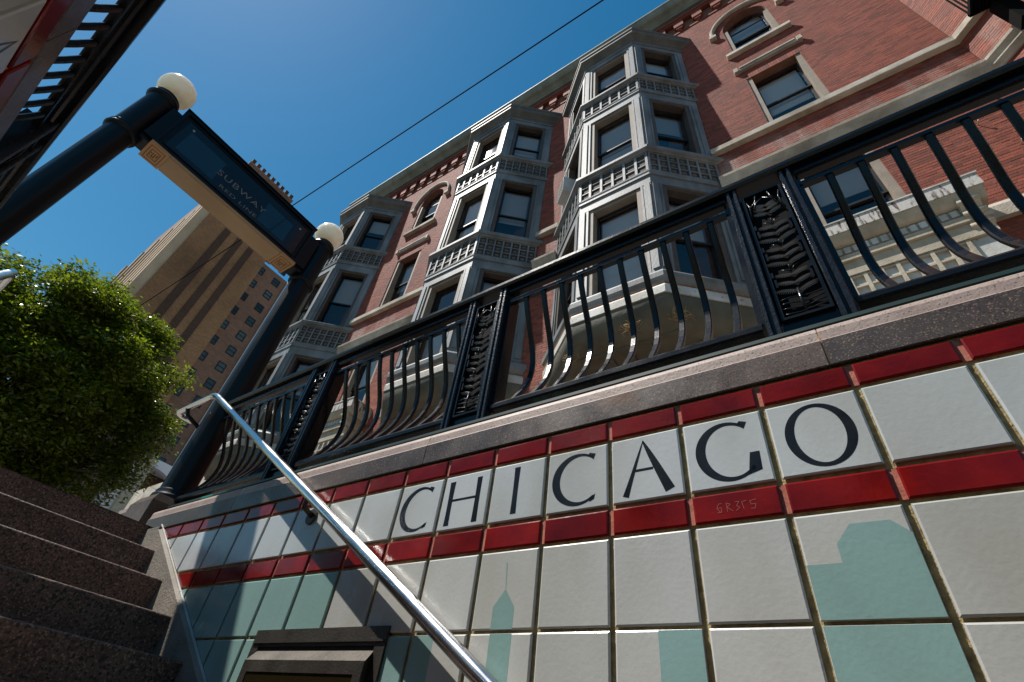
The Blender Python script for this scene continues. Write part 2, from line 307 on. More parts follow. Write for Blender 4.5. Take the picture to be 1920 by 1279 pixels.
# stairs: nosing line x = -9.8+1.33 i, z = 4.23-.8 i
st = thing('granite_staircase', 'dark speckled brown granite steps going down between the tiled walls', 'stairs', (-9.8, -3.5, 4.23))
for i in range(16):
    x = -9.8+1.33*i; z = 4.23-.8*i
    b = MB(); x0 = x-1.45 if i else x-1.6
    pts = [(x0, z-.82), (x-.05, z-.82), (x-.002, z-.034), (x-.012, z-.014), (x-.034, z+.004), (x0, z+.004)]
    b.prism(pts, -6.80, -.15, axis=1)
    obj('step', b, M['granite_step'], st)

# ================================================================== tiled walls
SL = -0.617
def skirt_z(x): return 4.24+SL*(x+9.3)
def clip_poly(pts, f):
    out = []
    for i in range(len(pts)):
        a, b = pts[i], pts[(i+1) % len(pts)]; fa, fb = f(a), f(b)
        if fa >= 0: out.append(a)
        if (fa >= 0) != (fb >= 0):
            t = fa/(fa-fb); out.append((a[0]+(b[0]-a[0])*t, a[1]+(b[1]-a[1])*t))
    return out
def tilemesh(pts, dep=.035, ch=.018):
    """pillow tile: front polygon inset by ch at y=-dep, rim at y=-dep+ch*.6, sides to y=0; pts CCW in (x,z)"""
    n = len(pts); cx = sum(p[0] for p in pts)/n; cz = sum(p[1] for p in pts)/n
    ins = []
    for i in range(n):
        p, a, c = Vector(pts[i]), Vector(pts[i-1]), Vector(pts[(i+1) % n])
        e1 = (p-a).normalized(); e2 = (c-p).normalized(); n1 = Vector((-e1.y, e1.x)); n2 = Vector((-e2.y, e2.x))
        bis = (n1+n2); k = ch/max(.3, (1+n1.dot(n2))); ins.append(p+bis*k)
    V = [(p[0], 0, p[1]) for p in pts]+[(p[0], -dep+ch*.6, p[1]) for p in pts]+[(p[0], -dep, p[1]) for p in ins]
    b = MB(); Fs = []
    for i in range(n):
        j = (i+1) % n; Fs += [(i, j, n+j, n+i), (n+i, n+j, 2*n+j, 2*n+i)]
    Fs.append(tuple(range(2*n, 3*n))); b.add(V, Fs); return b
# ---- letters: strokes of varying width in a unit tile
def ell(cx, cz, rx, rz, a): return (cx+rx*math.cos(a), cz+rz*math.sin(a))
def ring(cx, cz, ro, ri, sh, a0, a1, n=48):
    """modulated ring between outer ellipse ro and inner ellipse ri shifted sh"""
    A = [a0+(a1-a0)*i/n for i in range(n+1)]
    o = [ell(cx, cz, ro[0], ro[1], a) for a in A]; q = [ell(cx+sh[0], cz+sh[1], ri[0], ri[1], a) for a in A]
    return [(o[i], o[i+1], q[i+1], q[i]) for i in range(n)]
def stroke(p, q, w0, wm, w1, n=6):
    P, Q = Vector(p), Vector(q); t = (Q-P).normalized(); s_ = Vector((-t.y, t.x)); out = []
    def w(u): return (w0*(1-u)**3+wm*(1-(1-u)**3-u**3)+w1*u**3)
    for i in range(n):
        a, b = i/n, (i+1)/n; A, B = P.lerp(Q, a), P.lerp(Q, b)
        out.append((A-s_*w(a)/2, B-s_*w(b)/2, B+s_*w(b)/2, A+s_*w(a)/2))
    return out
r_ = math.radians
LET = {
 'O': ring(.51, 3.285, (.345, .392), (.245, .345), (.0, .0), 0, 2*math.pi),
 'C': ring(.505, 3.285, (.395, .39), (.315, .34), (.045, .0), r_(48), r_(309))+[((.77, 3.575), (.79, 3.625), (.70, 3.655), (.66, 3.615)), ((.77, 2.955), (.785, 3.03), (.70, 2.975), (.70, 2.925))],
 'G': ring(.525, 3.285, (.375, .39), (.29, .34), (.035, .0), r_(48), r_(318))+[((.775, 3.575), (.80, 3.625), (.72, 3.655), (.68, 3.615)), ((.765, 3.215), (.72, 3.0), (.86, 2.985), (.87, 3.215)), ((.72, 3.0), (.70, 2.94), (.86, 2.985), (.80, 3.0))],
 'H': stroke((.20, 3.645), (.215, 2.905), .115, .085, .105)+stroke((.755, 3.645), (.765, 2.905), .10, .085, .105)+stroke((.25, 3.315), (.73, 3.315), .04, .036, .04),
 'I': stroke((.475, 3.67), (.475, 2.93), .105, .082, .10),
 'A': stroke((.487, 3.66), (.215, 2.905), .012, .045, .085)+stroke((.482, 3.665), (.795, 2.92), .02, .10, .13)+stroke((.34, 3.245), (.60, 3.245), .035, .035, .035),
}
def poly_mesh(polys, y):
    b = MB()
    for q in polys: b.add([(p[0], y, p[1]) for p in q], [tuple(range(len(q)))])
    return b
ROWS = [('red', 3.805, 4.085), ('letter', 2.835, 3.745), ('red', 2.455, 2.775), ('big', 1.445, 2.405), ('big', .445, 1.405), ('big', -.555, .405),
        ('big', -1.555, -.595), ('big', -2.555, -1.595), ('big', -3.555, -2.595), ('big', -4.555, -3.595), ('big', -5.555, -4.595), ('big', -6.555, -5.595), ('big', -7.6, -6.595)]
G2 = .034
def in_box(i, z1, z0): return False
def aqua_tiles(side):
    s = set()
    if side: return s
    for i in range(-9, -1): s.add((3, i))
    for i in range(-9, 1): s.add((4, i)); s.add((5, i)); s.add((6, i)); s.add((7, i))
    return s
AQ_PATCH = {  # flat glaze shapes printed on white tiles: (row, column) -> polygon in x,z
 (3, 2): [[(2.475, 2.25), (2.495, 2.25), (2.515, 1.91), (2.505, 1.91)], [(2.34, 1.71), (2.505, 1.91), (2.515, 1.91), (2.67, 1.70)], [(2.34, 1.45), (2.34, 1.71), (2.67, 1.70), (2.67, 1.45)]],
 (4, 2): [[(2.345, .45), (2.345, 1.40), (2.675, 1.40), (2.675, .45)]],
 (5, 2): [[(2.33, -.55), (2.33, .40), (2.69, .40), (2.69, -.55)]],
 (4, 1): [[(1.04, .45), (1.04, 1.40), (1.42, 1.40), (1.42, .45)]],
 (4, 4): [[(4.515, .45), (4.515, 1.40), (4.965, 1.40), (4.965, .45)]],
 (3, 6): [[(6.04, 1.45), (6.04, 1.925), (6.345, 1.925), (6.345, 2.10), (6.50, 2.275), (6.83, 2.275), (6.96, 2.14), (6.96, 1.45)]],
 (4, 6): [[(6.04, .45), (6.04, 1.40), (6.96, 1.40), (6.96, .45)]],
 (5, 6): [[(6.04, -.55), (6.04, .40), (6.96, .40), (6.96, -.55)]],
 (3, -2): [],
}
def make_wall(side):
    """side 0: lit wall facing -y at y=0; side 1: opposite wall at y=-6.94 facing +y"""
    if side == 0: tf = None; Y = lambda y: y
    else: Y = lambda y: -6.94-y
    fl = side == 1
    wtf = (lambda V: V*np.array([1, -1, 1])+np.array([0, -6.94, 0])) if side else None
    label = ('sunlit white tiled stairwell wall with CHICAGO in black letters between red bands' if side == 0 else
             'shaded tiled stairwell wall in the top left corner under the overhanging curved bars')
    w = thing('tiled_wall', label, 'wall', (0, Y(0), Z0))
    b = MB(); b.box(-9.9, XR, .012, .5, -7.9, 4.13); obj('wall_core', b, M['grout'], w, tf=wtf, flip=fl)
    b = MB()
    for z0, z1 in ((3.807, 4.083), (2.457, 2.773)): b.box(-9.9, XR, -.004, .011, z0, z1)
    obj('pink_grout', b, M['grout_pink'], w, tf=wtf, flip=fl)
    aq = aqua_tiles(side); cache = {}
    xmax = 15 if side == 0 else 12
    word = {0: 'C', 1: 'H', 2: 'I', 3: 'C', 4: 'A', 5: 'G', 6: 'O'}
    rest = MB(); n = 0
    for r, (typ, z0, z1) in enumerate(ROWS):
        if r > 8 and side == 1: break
        for i in range(-9, xmax):
            x0, x1 = i+G2, i+1-G2
            if typ == 'red': x0 += .004; x1 -= .004
            f = lambda p: p[1]-skirt_z(p[0])-.03
            if f((x1, z1)) <= 0: continue
            full = f((x0, z0)) > 0
            if x0 < -9.0: x0 = -9.34
            m = M['tile_red'] if typ == 'red' else (M['tile_aqua'] if (r, i) in aq else (M['tile_big'] if typ == 'big' else M['tile']))
            org = ((x0+x1)/2, Y(0), (z0+z1)/2)
            if full and x0 > -9:
                k = (typ, round(z1-z0, 3), m.name, r == 12)
                if k not in cache:
                    hw, hh = (x1-x0)/2, (z1-z0)/2; tb = tilemesh([(-hw, -hh), (hw, -hh), (hw, hh), (-hw, hh)])
                    cache[k] = mesh('tile', tb, m, tf=(lambda V: V*np.array([1, -1, 1])) if side else None, flip=fl)
                me = cache[k]
            else:
                pts = clip_poly([(x0, z0), (x1, z0), (x1, z1), (x0, z1)], f)
                if len(pts) < 3: continue
                tb = tilemesh(pts, ch=.012); me = mesh('tile', tb, m, (org[0], 0, org[2]), tf=(lambda V: V*np.array([1, -1, 1])) if side else None, flip=fl)
            n += 1
            t = link('tile', me, w, org)
            # each tile sits slightly out of plane, as set by hand
            t.rotation_euler = (random.gauss(0, .0022), random.gauss(0, .0012), random.gauss(0, .0022))
            if typ == 'letter' and i in word:
                j = i if side == 0 else 6-i; ch = word[j]
                polys = [[(p[0], p[1]) for p in q] for q in LET[ch]]
                if side == 0: polys = [[(p[0]+i, p[1]) for p in q] for q in polys]
                else: polys = [[(i+1-p[0], p[1]) for p in q] for q in polys]
                lb = poly_mesh(polys, -.0365); lo = link('letter', mesh('letter', lb, M['ink'], (org[0], 0, org[2]), tf=(lambda V: V*np.array([1, -1, 1])) if side else None), t, org)
                lo['label'] = 'black painted letter %s' % ch
            if side == 0 and (r, i) in AQ_PATCH and AQ_PATCH[(r, i)]:
                lb = poly_mesh(AQ_PATCH[(r, i)], -.0362); lo = link('skyline_glaze', mesh('skyline_glaze', lb, M['tile_aqua'], (org[0], 0, org[2])), t, org)
            if side == 0 and r == 2 and i == 5:
                sb = MB(); y = -.0375
                def ln(a, c, wd=.006):
                    A, C = Vector(a), Vector(c); t_ = (C-A).normalized(); s_ = Vector((-t_.y, t_.x))*wd/2
                    sb.add([(p.x, y, p.y) for p in (A-s_, C-s_, C+s_, A+s_)], [(0, 1, 2, 3)])
                X = 5.27; Zb = 2.55; H = .10
                seq = [[(0, .5), (.0, .48)], [(.12, 0), (.05, .5), (.1, 1), (.16, 1)], [(.05, .5), (.14, .55), (.14, 0), (.05, .0)], [(.25, 0), (.25, 1), (.33, .8), (.25, .5), (.36, 0)],
                       [(.42, 1), (.5, 1), (.44, .55), (.5, .3), (.42, 0)], [(.64, 1), (.55, .9), (.57, .1)], [(.82, 1), (.7, .9), (.72, .5), (.80, .5), (.78, 0), (.7, .05)]]
                for s2 in seq:
                    for a, c in zip(s2, s2[1:]): ln((X+a[0]*.55, Zb+a[1]*H), (X+c[0]*.55, Zb+c[1]*H))
                link('scratched_tag', mesh('scratched_tag', sb, M['scratch'], (org[0], 0, org[2])), t, org)
    # skirt board along the stairs
    b = MB(); x0, x1 = -9.08, 11.0
    def sk(x, dz): return skirt_z(x)+dz
    for (ya, yb, top, bot) in ((-.15, .0, -.02, -3.0),):
        V = []
        for x in (x0, x1): V += [(x, ya, sk(x, bot)), (x, 0, sk(x, bot)), (x, 0, sk(x, 0)), (x, -.06, sk(x, 0)), (x, ya, sk(x, -.05))]
        b.add(V, [(0, 1, 6, 5), (1, 2, 7, 6), (2, 3, 8, 7), (3, 4, 9, 8), (4, 0, 5, 9), (0, 4, 3, 2, 1), (5, 6, 7, 8, 9)])
    b.box(-10.6, -9.08, -.15, 0, 1.5, 4.13); obj('stair_skirt', b, M['concrete'], w, tf=wtf, flip=fl)
    b = MB(); V = []
    for x in (x0-.2, 6.0): V += [(x, -.075, sk(x, .0)), (x, -.03, sk(x, 0.0)), (x, -.03, sk(x, .022)), (x, -.075, sk(x, .022))]
    b.add(V, [(0, 1, 5, 4), (1, 2, 6, 5), (2, 3, 7, 6), (3, 0, 4, 7), (0, 3, 2, 1), (4, 5, 6, 7)])
    obj('edge_trim', b, M['terracotta'], w, tf=wtf, flip=fl)
    # cap stones
    js = [-10.45, -5.9, .35, 6.84, 13.2, 19.5, XR] if side == 0 else [-10.45, -4.4, 2.2, 8.4, 14.5, XR]
    for a, c in zip(js, js[1:]):
        a += .008; c -= .008
        b = MB(); prof = [(-.038, 4.135), (-.048, 4.15), (-.048, 4.525), (-.040, 4.54), (-.022, 4.545), (-.020, 4.69), (-.0, 4.75), (.04, 4.79), (.12, 4.80), (1.15, 4.80), (1.15, 4.135)]
        if side: prof = [(-.005, 4.135), (-.02, 4.16), (-.02, 4.525), (-.01, 4.54), (.02, 4.58), (.06, 4.64), (.10, 4.70), (.16, 4.77), (.25, 4.80), (1.15, 4.80), (1.15, 4.135)]
        b.prism([(p[0], p[1]) for p in prof[::-1]], a, c, axis=0); b.m = [0]*len(b.f)
        for q in range(len(prof)):  # rounded lip takes a paler granite, its sunlit tone put into the colour
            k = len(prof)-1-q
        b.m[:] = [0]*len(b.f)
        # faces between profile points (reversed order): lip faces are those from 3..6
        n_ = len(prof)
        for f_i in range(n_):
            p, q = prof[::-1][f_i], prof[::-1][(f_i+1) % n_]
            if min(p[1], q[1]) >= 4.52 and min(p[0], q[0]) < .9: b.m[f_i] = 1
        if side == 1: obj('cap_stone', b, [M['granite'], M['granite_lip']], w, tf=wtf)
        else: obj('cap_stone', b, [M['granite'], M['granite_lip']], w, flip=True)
    b = MB()
    for a in js[1:-1]: b.prism([(-.005+.1*side, 4.74-.1*side), (-.034+.03*side, 4.5), (-.034+.03*side, 4.15), (1.1, 4.15), (1.1, 4.74)][::-1], a-.0085, a+.0085, axis=0)
    obj('cap_joint', b, M['joint'], w, tf=wtf, flip=not fl)
    return w
wallA = make_wall(0)
wallB = make_wall(1)

# ================================================================== railings on the walls
def leafblade(l, h, d=.05, flipb=False):
    """fern-like leaf lying along +x in x,z, raised midrib and combed barbs"""
    b = MB(); n = 8; V = []; Fs = []; sg0 = -1 if flipb else 1
    for i in range(n+1):
        t = i/n; x = l*t; w = h*.30*math.sin(math.pi*min(1, t*.95+.03))**.7; zc = sg0*h*.30*math.sin(math.pi*t)
        V += [(x, -.018, zc-w), (x, -d, zc), (x, -.018, zc+w)]
    for i in range(n):
        k = i*3; Fs += [(k, k+3, k+4, k+1), (k+1, k+4, k+5, k+2)]
    b.add(V, Fs)
    for i in range(1, 10):
        t = i/10.5; x = l*t; zc = sg0*h*.30*math.sin(math.pi*t); w = h*.8*math.sin(math.pi*(i+.6)/11)**.6
        b.add([(x, -.03, zc), (x+.010, -.03, zc), (x+.028, -.018, zc-sg0*w), (x+.020, -.018, zc-sg0*w)], [(0, 1, 2, 3)])
    return b
def rail_z(side):
    if side == 0: return lambda V: V
    return lambda V: V
def make_railing(side, shift, xs):
    Yr = .80 if side else .6; fl = side == 1
    tf = (lambda V: V*np.array([1, -1, 1])+np.array([0, -6.94, 0])) if side else None
    yo = -6.94 if side else 0
    if side == 0: lab = 'black iron railing with bellied bars and leaf panels on the lit granite cap'
    else: lab = 'silhouetted black railing with curved bars against the sky, top left corner'
    w = thing('iron_railing', lab, 'railing', (xs[0], Yr if not side else -6.94-Yr, 4.8))
    P = lambda nm, b, m: obj(nm, b, m, w, tf=tf, flip=fl)
    x0, x1 = xs
    def lean(x): return 0.0
    # top rail: rounded hand grip with moulded underside
    b = MB(); pr = [(Yr-.20, 8.98), (Yr-.235, 9.05), (Yr-.235, 9.13), (Yr-.18, 9.21), (Yr-.06, 9.245), (Yr+.06, 9.245), (Yr+.18, 9.21), (Yr+.22, 9.1), (Yr+.2, 8.98)]
    b.prism(pr, x0, x1, axis=0); P('top_rail', b, M['iron'])
    b = MB(); b.box(x0, x1, Yr-.16, Yr+.22, 4.802, 5.13); b.box(x0, x1, Yr-.2, Yr+.3, 5.13, 5.19); P('base_channel', b, M['teal'])
    grp = [shift+6.24*k for k in range(-2, 4)]
    cache = {}
    # profile of a bellied bar (dy, z)
    prof = [(0, 8.55), (0.0, 8.47), (.03, 8.36), (.08, 8.18), (.155, 7.95), (.26, 7.66), (.36, 7.4), (.435, 7.14), (.47, 6.9), (.465, 6.66), (.42, 6.43), (.34, 6.2), (.235, 5.98), (.13, 5.8), (.04, 5.64), (0, 5.56)]
    bar = MB(); bar.sweep([(0, p[0]*1.14, p[1]) for p in prof], [(-.060, -.022), (-.042, -.042), (.042, -.042), (.060, -.022), (.060, .022), (.042, .042), (-.042, .042), (-.060, .022)], up=(0, 1, 0.0001))
    barme = mesh('baluster', bar, M['iron'], (0, 0, 0), tf=(lambda V: V*np.array([1, -1, 1])) if side else None, flip=fl)
    for gx in grp:
        if gx+1.2 > x0 and gx < x1:
            for px in (gx+.0, gx+.115, gx+.93, gx+1.045):
                b = MB(); b.prism([(px-.04, Yr-.15), (px-.022, Yr-.175), (px+.022, Yr-.175), (px+.04, Yr-.15), (px+.04, Yr+.08), (px-.04, Yr+.08)], 4.80, 8.978, axis=2); P('post_bar', b, M['iron_rough'])
            b = MB()
            for px in (gx+.057, gx+.988):
                b = MB(); b.box(px-.045, px+.045, Yr-.1, Yr+.02, 4.8, 8.97); P('post_web', b, M['iron'])
            b = MB(); b.box(gx+.16, gx+.885, Yr-.06, Yr+.02, 5.19, 5.475); P('kick_plate', b, M['iron'])
            # ornamental panel
            a, c, z0, z1 = gx+.185, gx+.86, 5.48, 8.72
            b = MB(); yf = Yr-.08; fw = .045
            b.mi = 1; b.box(a-.045, c+.045, yf+.05, yf+.075, z0, z1); b.mi = 0
            for q in ((a, a+fw, z0, z1), (c-fw, c, z0, z1), (a+fw, c-fw, z0, z0+fw), (a+fw, c-fw, z1-fw, z1)): b.box(q[0], q[1], yf-.04, yf+.05, q[2], q[3])
            pan = P('ornamental_panel', b, [M['iron'], M['sky_void']])
            H = z1-z0; cx = (a+c)/2; Wd = c-a
            def pz(v): return z1-v*H
            if abs(gx-shift) < 7 or side == 0:
                def leaf(x, v, ang, l, h):
                    b = leafblade(l, h, flipb=math.cos(ang) < 0); ca, sa = math.cos(ang), math.sin(ang)
                    b.v = [(x+p[0]*ca-p[2]*sa, yf+.05+p[1], pz(v)+p[0]*sa+p[2]*ca) for p in b.v]
                    obj('iron_leaf', b, M['iron_leaf'], pan, tf=tf, flip=fl)
                for base in (.285, .475, .675):
                    for k, (l, h) in enumerate(((.24, .070), (.25, .075), (.31, .088))):
                        v = base+.028+k*.058
                        leaf(cx, v+.012, math.radians(165-k*2), l, h); leaf(cx, v+.012, math.radians(16+k*2), l, h)
                    b = MB(); z = pz(base+.03)
                    for dx, dz in ((0, .16), (-.12, .07), (.13, .12)):
                        b.tube([(cx, yf-.0, z), (cx+dx*.5, yf-.03, z+dz*.75), (cx+dx, yf-.02, z+dz)], .010, 5)
                    for sx in (-1, 1): b.box(cx+sx*.27-.02, cx+sx*.27+.02, yf-.03, yf+.05, z-.04, z+.08); b.box(cx+sx*.25-.018, cx+sx*.25+.018, yf-.02, yf+.05, z-.26, z-.08)
                    tag(obj('iron_sprig', b, M['iron'], pan, tf=tf, flip=fl), kind='stuff')
                for v, l, h in ((.13, .2, .07), (.165, .22, .07), (.205, .24, .08)):
                    leaf(cx, v, math.radians(158), l, h); leaf(cx, v, math.radians(22), l, h)
                b = MB()
                for sx in (-1, 1):
                    b.tube([(cx+sx*.10, yf-.01, pz(.02)), (cx+sx*.13, yf-.03, pz(.09)), (cx+sx*.25, yf-.03, pz(.125))], .016, 5)
                    b.tube([(cx+sx*.28, yf-.01, pz(.05)), (cx+sx*.24, yf-.03, pz(.11)), (cx+sx*.27, yf-.01, pz(.22))], .014, 5)
                    b.tube([(cx, yf-.03, pz(.07)), (cx+sx*.14, yf-.03, pz(.10)), (cx+sx*.18, yf-.03, pz(.16))], .013, 5)
                for k, v in enumerate((.875, .905, .935, .965)):
                    b.tube([(a+.05+Wd*.9*t, yf-.01-.01*math.sin(t*9), pz(v)+.018*math.sin(t*6+k)) for t in [i/8 for i in range(9)]], .012, 5)
                b.tube([(cx, yf-.03, pz(.83)), (cx-.005, yf-.05, pz(.9)), (cx+.005, yf-.02, pz(.98))], .022, 6)
                tag(obj('iron_wave', b, M['iron_rough'], pan, tf=tf, flip=fl), kind='stuff')
        # section frame and bars to the right of the group
        s0, s1 = gx+1.13, gx+6.15
        s0c, s1c = max(s0, x0), min(s1, x1)
        if s1c-s0c > .6:
            b = MB(); b.box(s0c, s1c, Yr-.06, Yr+.06, 8.49, 8.58); P('middle_rail', b, M['iron'])
            b = MB(); b.prism([(Yr-.07, 8.78), (Yr-.11, 8.82), (Yr-.11, 8.92), (Yr-.07, 8.978), (Yr+.06, 8.978), (Yr+.06, 8.78)], s0c, s1c, axis=0); P('rail_moulding', b, M['iron'])
            b = MB(); b.prism([(Yr-.07, 5.42), (Yr-.09, 5.46), (Yr-.09, 5.54), (Yr-.05, 5.6), (Yr+.07, 5.6), (Yr+.07, 5.42)], s0c, s1c, axis=0); P('bottom_rail', b, M['iron'])
            for sx in (s0, s1):
                if x0 <= sx <= x1: b = MB(); b.box(sx-.045, sx+.045, Yr-.04, Yr+.28, 5.6, 8.7); P('end_stile', b, M['iron'])
            for k in range(10):
                bx = gx+1.59+.467*k
                if x0 < bx < x1-.05: link('baluster', barme, w, (bx, yo+(-Yr if side else Yr), 0))
    return w
railA = make_railing(0, .08, (-11.2, 24.0))
railB = make_railing(1, .63, (-11.2, 14.0))

# ================================================================== gateway posts with globes
def make_post(y, label):
    X = -11.7; w = thing('lamp_post', label, 'lamp post', (X, y, Z0), 'lamp posts carrying the station sign')
    b = MB(); b.prism([(X-.75, y-.75), (X+.75, y-.75), (X+.75, y+.75), (X-.75, y+.75)], Z0, 5.25, axis=2)
    V = []
    for s_, z in ((.75, 5.25), (.62, 5.5)): V += [(X-s_, y-s_, z), (X+s_, y-s_, z), (X+s_, y+s_, z), (X-s_, y+s_, z)]
    b.add(V, [(0, 1, 5, 4), (1, 2, 6, 5), (2, 3, 7, 6), (3, 0, 4, 7), (4, 5, 6, 7)]); obj('stone_pedestal', b, M['granite'], w)
    b = MB(); b.lathe(X, y, [(.60, 5.5), (.62, 5.56), (.60, 5.64), (.54, 5.70), (.55, 5.76), (.51, 5.84)]); obj('base_ring', b, M['post'], w)
    b = MB()
    # fluted shaft
    n = 48; zs = [5.8, 9, 12, 16.2]; V = []
    for z in zs:
        for i in range(n):
            a = 2*math.pi*i/n; r = .49-.0015*(z-5.8)-(.012 if i % 4 == 0 else 0); V.append((X+r*math.cos(a), y+r*math.sin(a), z))
    b.smooth = True; b.add(V, [(i*n+j, i*n+(j+1) % n, (i+1)*n+(j+1) % n, (i+1)*n+j) for i in range(3) for j in range(n)]); obj('shaft', b, M['post'], w)
    b = MB(); b.lathe(X, y, [(.47, 16.0), (.545, 16.04), (.575, 16.12), (.545, 16.2), (.51, 16.24), (.54, 16.3), (.50, 16.36)]); obj('collar', b, M['post'], w)
    b = MB(); b.lathe(X, y, [(.485, 16.3), (.485, 18.6), (.50, 18.75)]); obj('upper_drum', b, M['post'], w)
    b = MB(); b.lathe(X, y, [(.48, 18.6), (.56, 18.66), (.60, 18.76), (.57, 18.86), (.50, 18.92), (.53, 19.0), (.46, 19.1), (.34, 19.16), (.30, 19.3)]); obj('finial_ring', b, M['post'], w)
    b = MB(); cz = 19.83; R_ = .70; b.lathe(X, y, [(R_*math.sin(t), cz+R_*math.cos(t)) for t in [math.pi*k/24 for k in range(21, -1, -1)]], 40); gl = obj('globe', b, M['globe'], w)
    return w
postR = make_post(.66, 'black post beside the railing end, globe in front of the grey bay windows')
postL = make_post(-7.66, 'black post on the left, its bright globe alone against the sky')

# ================================================================== sign
sg = thing('station_sign', 'long black subway sign box spanning between the two globe posts', 'sign', (-11.58, -3.5, 16.3))
xa, xb, ya, yb, za, zb = -12.1, -11.08, -6.88, -.22, 16.38, 18.86
b = MB(); b.box(xa, xb-.1, ya, yb, za, zb); obj('sign_body', b, M['post'], sg)
b = MB(); fw = .13
for q in ((ya, yb, za, za+fw), (ya, yb, zb-fw, zb), (ya, ya+fw, za+fw, zb-fw), (yb-fw, yb, za+fw, zb-fw)):
    b.box(xb-.1, xb, *q); 
for q in ((ya+.25, yb-.25, za+.25, za+.31), (ya+.25, yb-.25, zb-.31, zb-.25), (ya+.25, ya+.31, za+.31, zb-.31), (yb-.31, yb-.25, za+.31, zb-.31)):
    b.box(xb-.1, xb-.055, *q)
obj('sign_frame', b, M['post'], sg)
b = MB(); b.box(xb-.098, xb-.085, ya+.32, yb-.32, za+.32, zb-.32); gp = obj('sign_panel', b, M['sign_glass'], sg)
for q in ((ya+.62, ya+2.2), (yb-2.3, yb-.95)): b = MB(); b.box(xb-.084, xb-.080, q[0], q[1], za+.5, zb-.75); obj('display_window', b, M['sign_window'], gp)
for y_, z_ in ((ya+.62, zb-.62), (yb-.62, zb-.62)):
    b = MB(); b.tube([(xb-.09, y_, z_), (xb-.05, y_, z_)], .05, 10); obj('screw', b, M['rail_screw'], gp)
def text_obj(s, y0, z0, h, xplane, parent, matt, spacing=1.0, width=None):
    cu = bpy.data.curves.new('lettering', 'FONT'); cu.body = s; cu.size = 1.0; cu.space_character = spacing; cu.extrude = 0.0
    o = bpy.data.objects.new('lettering', cu); COL.objects.link(o); bpy.context.view_layer.update()
    dg = bpy.context.evaluated_depsgraph_get(); me = bpy.data.meshes.new_from_object(o.evaluated_get(dg)); bpy.data.objects.remove(o)
    V = np.array([v.co[:] for v in me.vertices]); mn, mx = V.min(0), V.max(0)
    hh = mx[1]-mn[1]; ww = mx[0]-mn[0]; sy = h/hh; sx = (width/ww) if width else sy
    po = ORG[parent.name]
    for v in me.vertices:
        x, y = (v.co.x-mn[0])*sx, (v.co.y-mn[1])*sy
        v.co = ((xplane-po[0])*T, (y0+x-po[1])*T, (z0+y-po[2])*T)
    me.materials.clear(); me.materials.append(matt)
    o2 = bpy.data.objects.new('lettering', me); COL.objects.link(o2); o2.parent = parent; o2['label'] = 'pale lettering %s' % s; ORG[o2.name] = po; return o2
text_obj('SUBWAY', -4.72, 17.36, .30, xb-.076, gp, M['sign_text'], 1.15, 2.3)
text_obj('RED LINE', -4.35, 16.86, .17, xb-.076, gp, M['sign_text'], 1.1, 1.75)
b = MB(); b.box(xa, xb, ya+.75, yb-.75, za-.10, za-.004); b.box(xa+.06, xb-.06, ya+.75, yb-.75, za-.12, za-.10); so = obj('soffit_panel', b, M['soffit_panel'], sg)
for y0 in (ya+.0, yb-.74):
    b = MB(); b.box(xa, xb, y0, y0+.74, za-.14, za-.004); ob = obj('soffit_rosette', b, M['soffit_orn'], sg)
    b = MB()
    for k in (0, .16):
        a, c, d, e = xa+.1+k, xb-.1-k, y0+.1+k*.6, y0+.64-k*.6
        for q in ((a, c, d, d+.025), (a, c, e-.025, e), (a, a+.025, d+.025, e-.025), (c-.025, c, d+.025, e-.025)): b.box(q[0], q[1], q[2], q[3], za-.148, za-.141)
    for q in ((.36, .62, .30, .335), (.36, .62, .38, .415), (.36, .40, .335, .38), (.46, .66, .455, .49), (.40, .44, .23, .27), (.52, .58, .23, .27)): b.box(xa+q[0], xa+q[1], y0+q[2], y0+q[3], za-.148, za-.141)
    obj('rosette_groove', b, M['soffit_groove'], ob)
for y0, y1 in ((-7.25, ya), (yb, .25)):
    b = MB(); b.box(-12.0, -11.2, y0, y1, 16.5, 18.5); b.box(-11.95, -11.3, y0, y1, 16.3, 16.5); obj('side_plate', b, M['post'], sg)
b = MB(); b.box(xa-.04, xb+.04, ya-.04, yb+.04, zb, zb+.06); obj('top_plate', b, M['post'], sg)

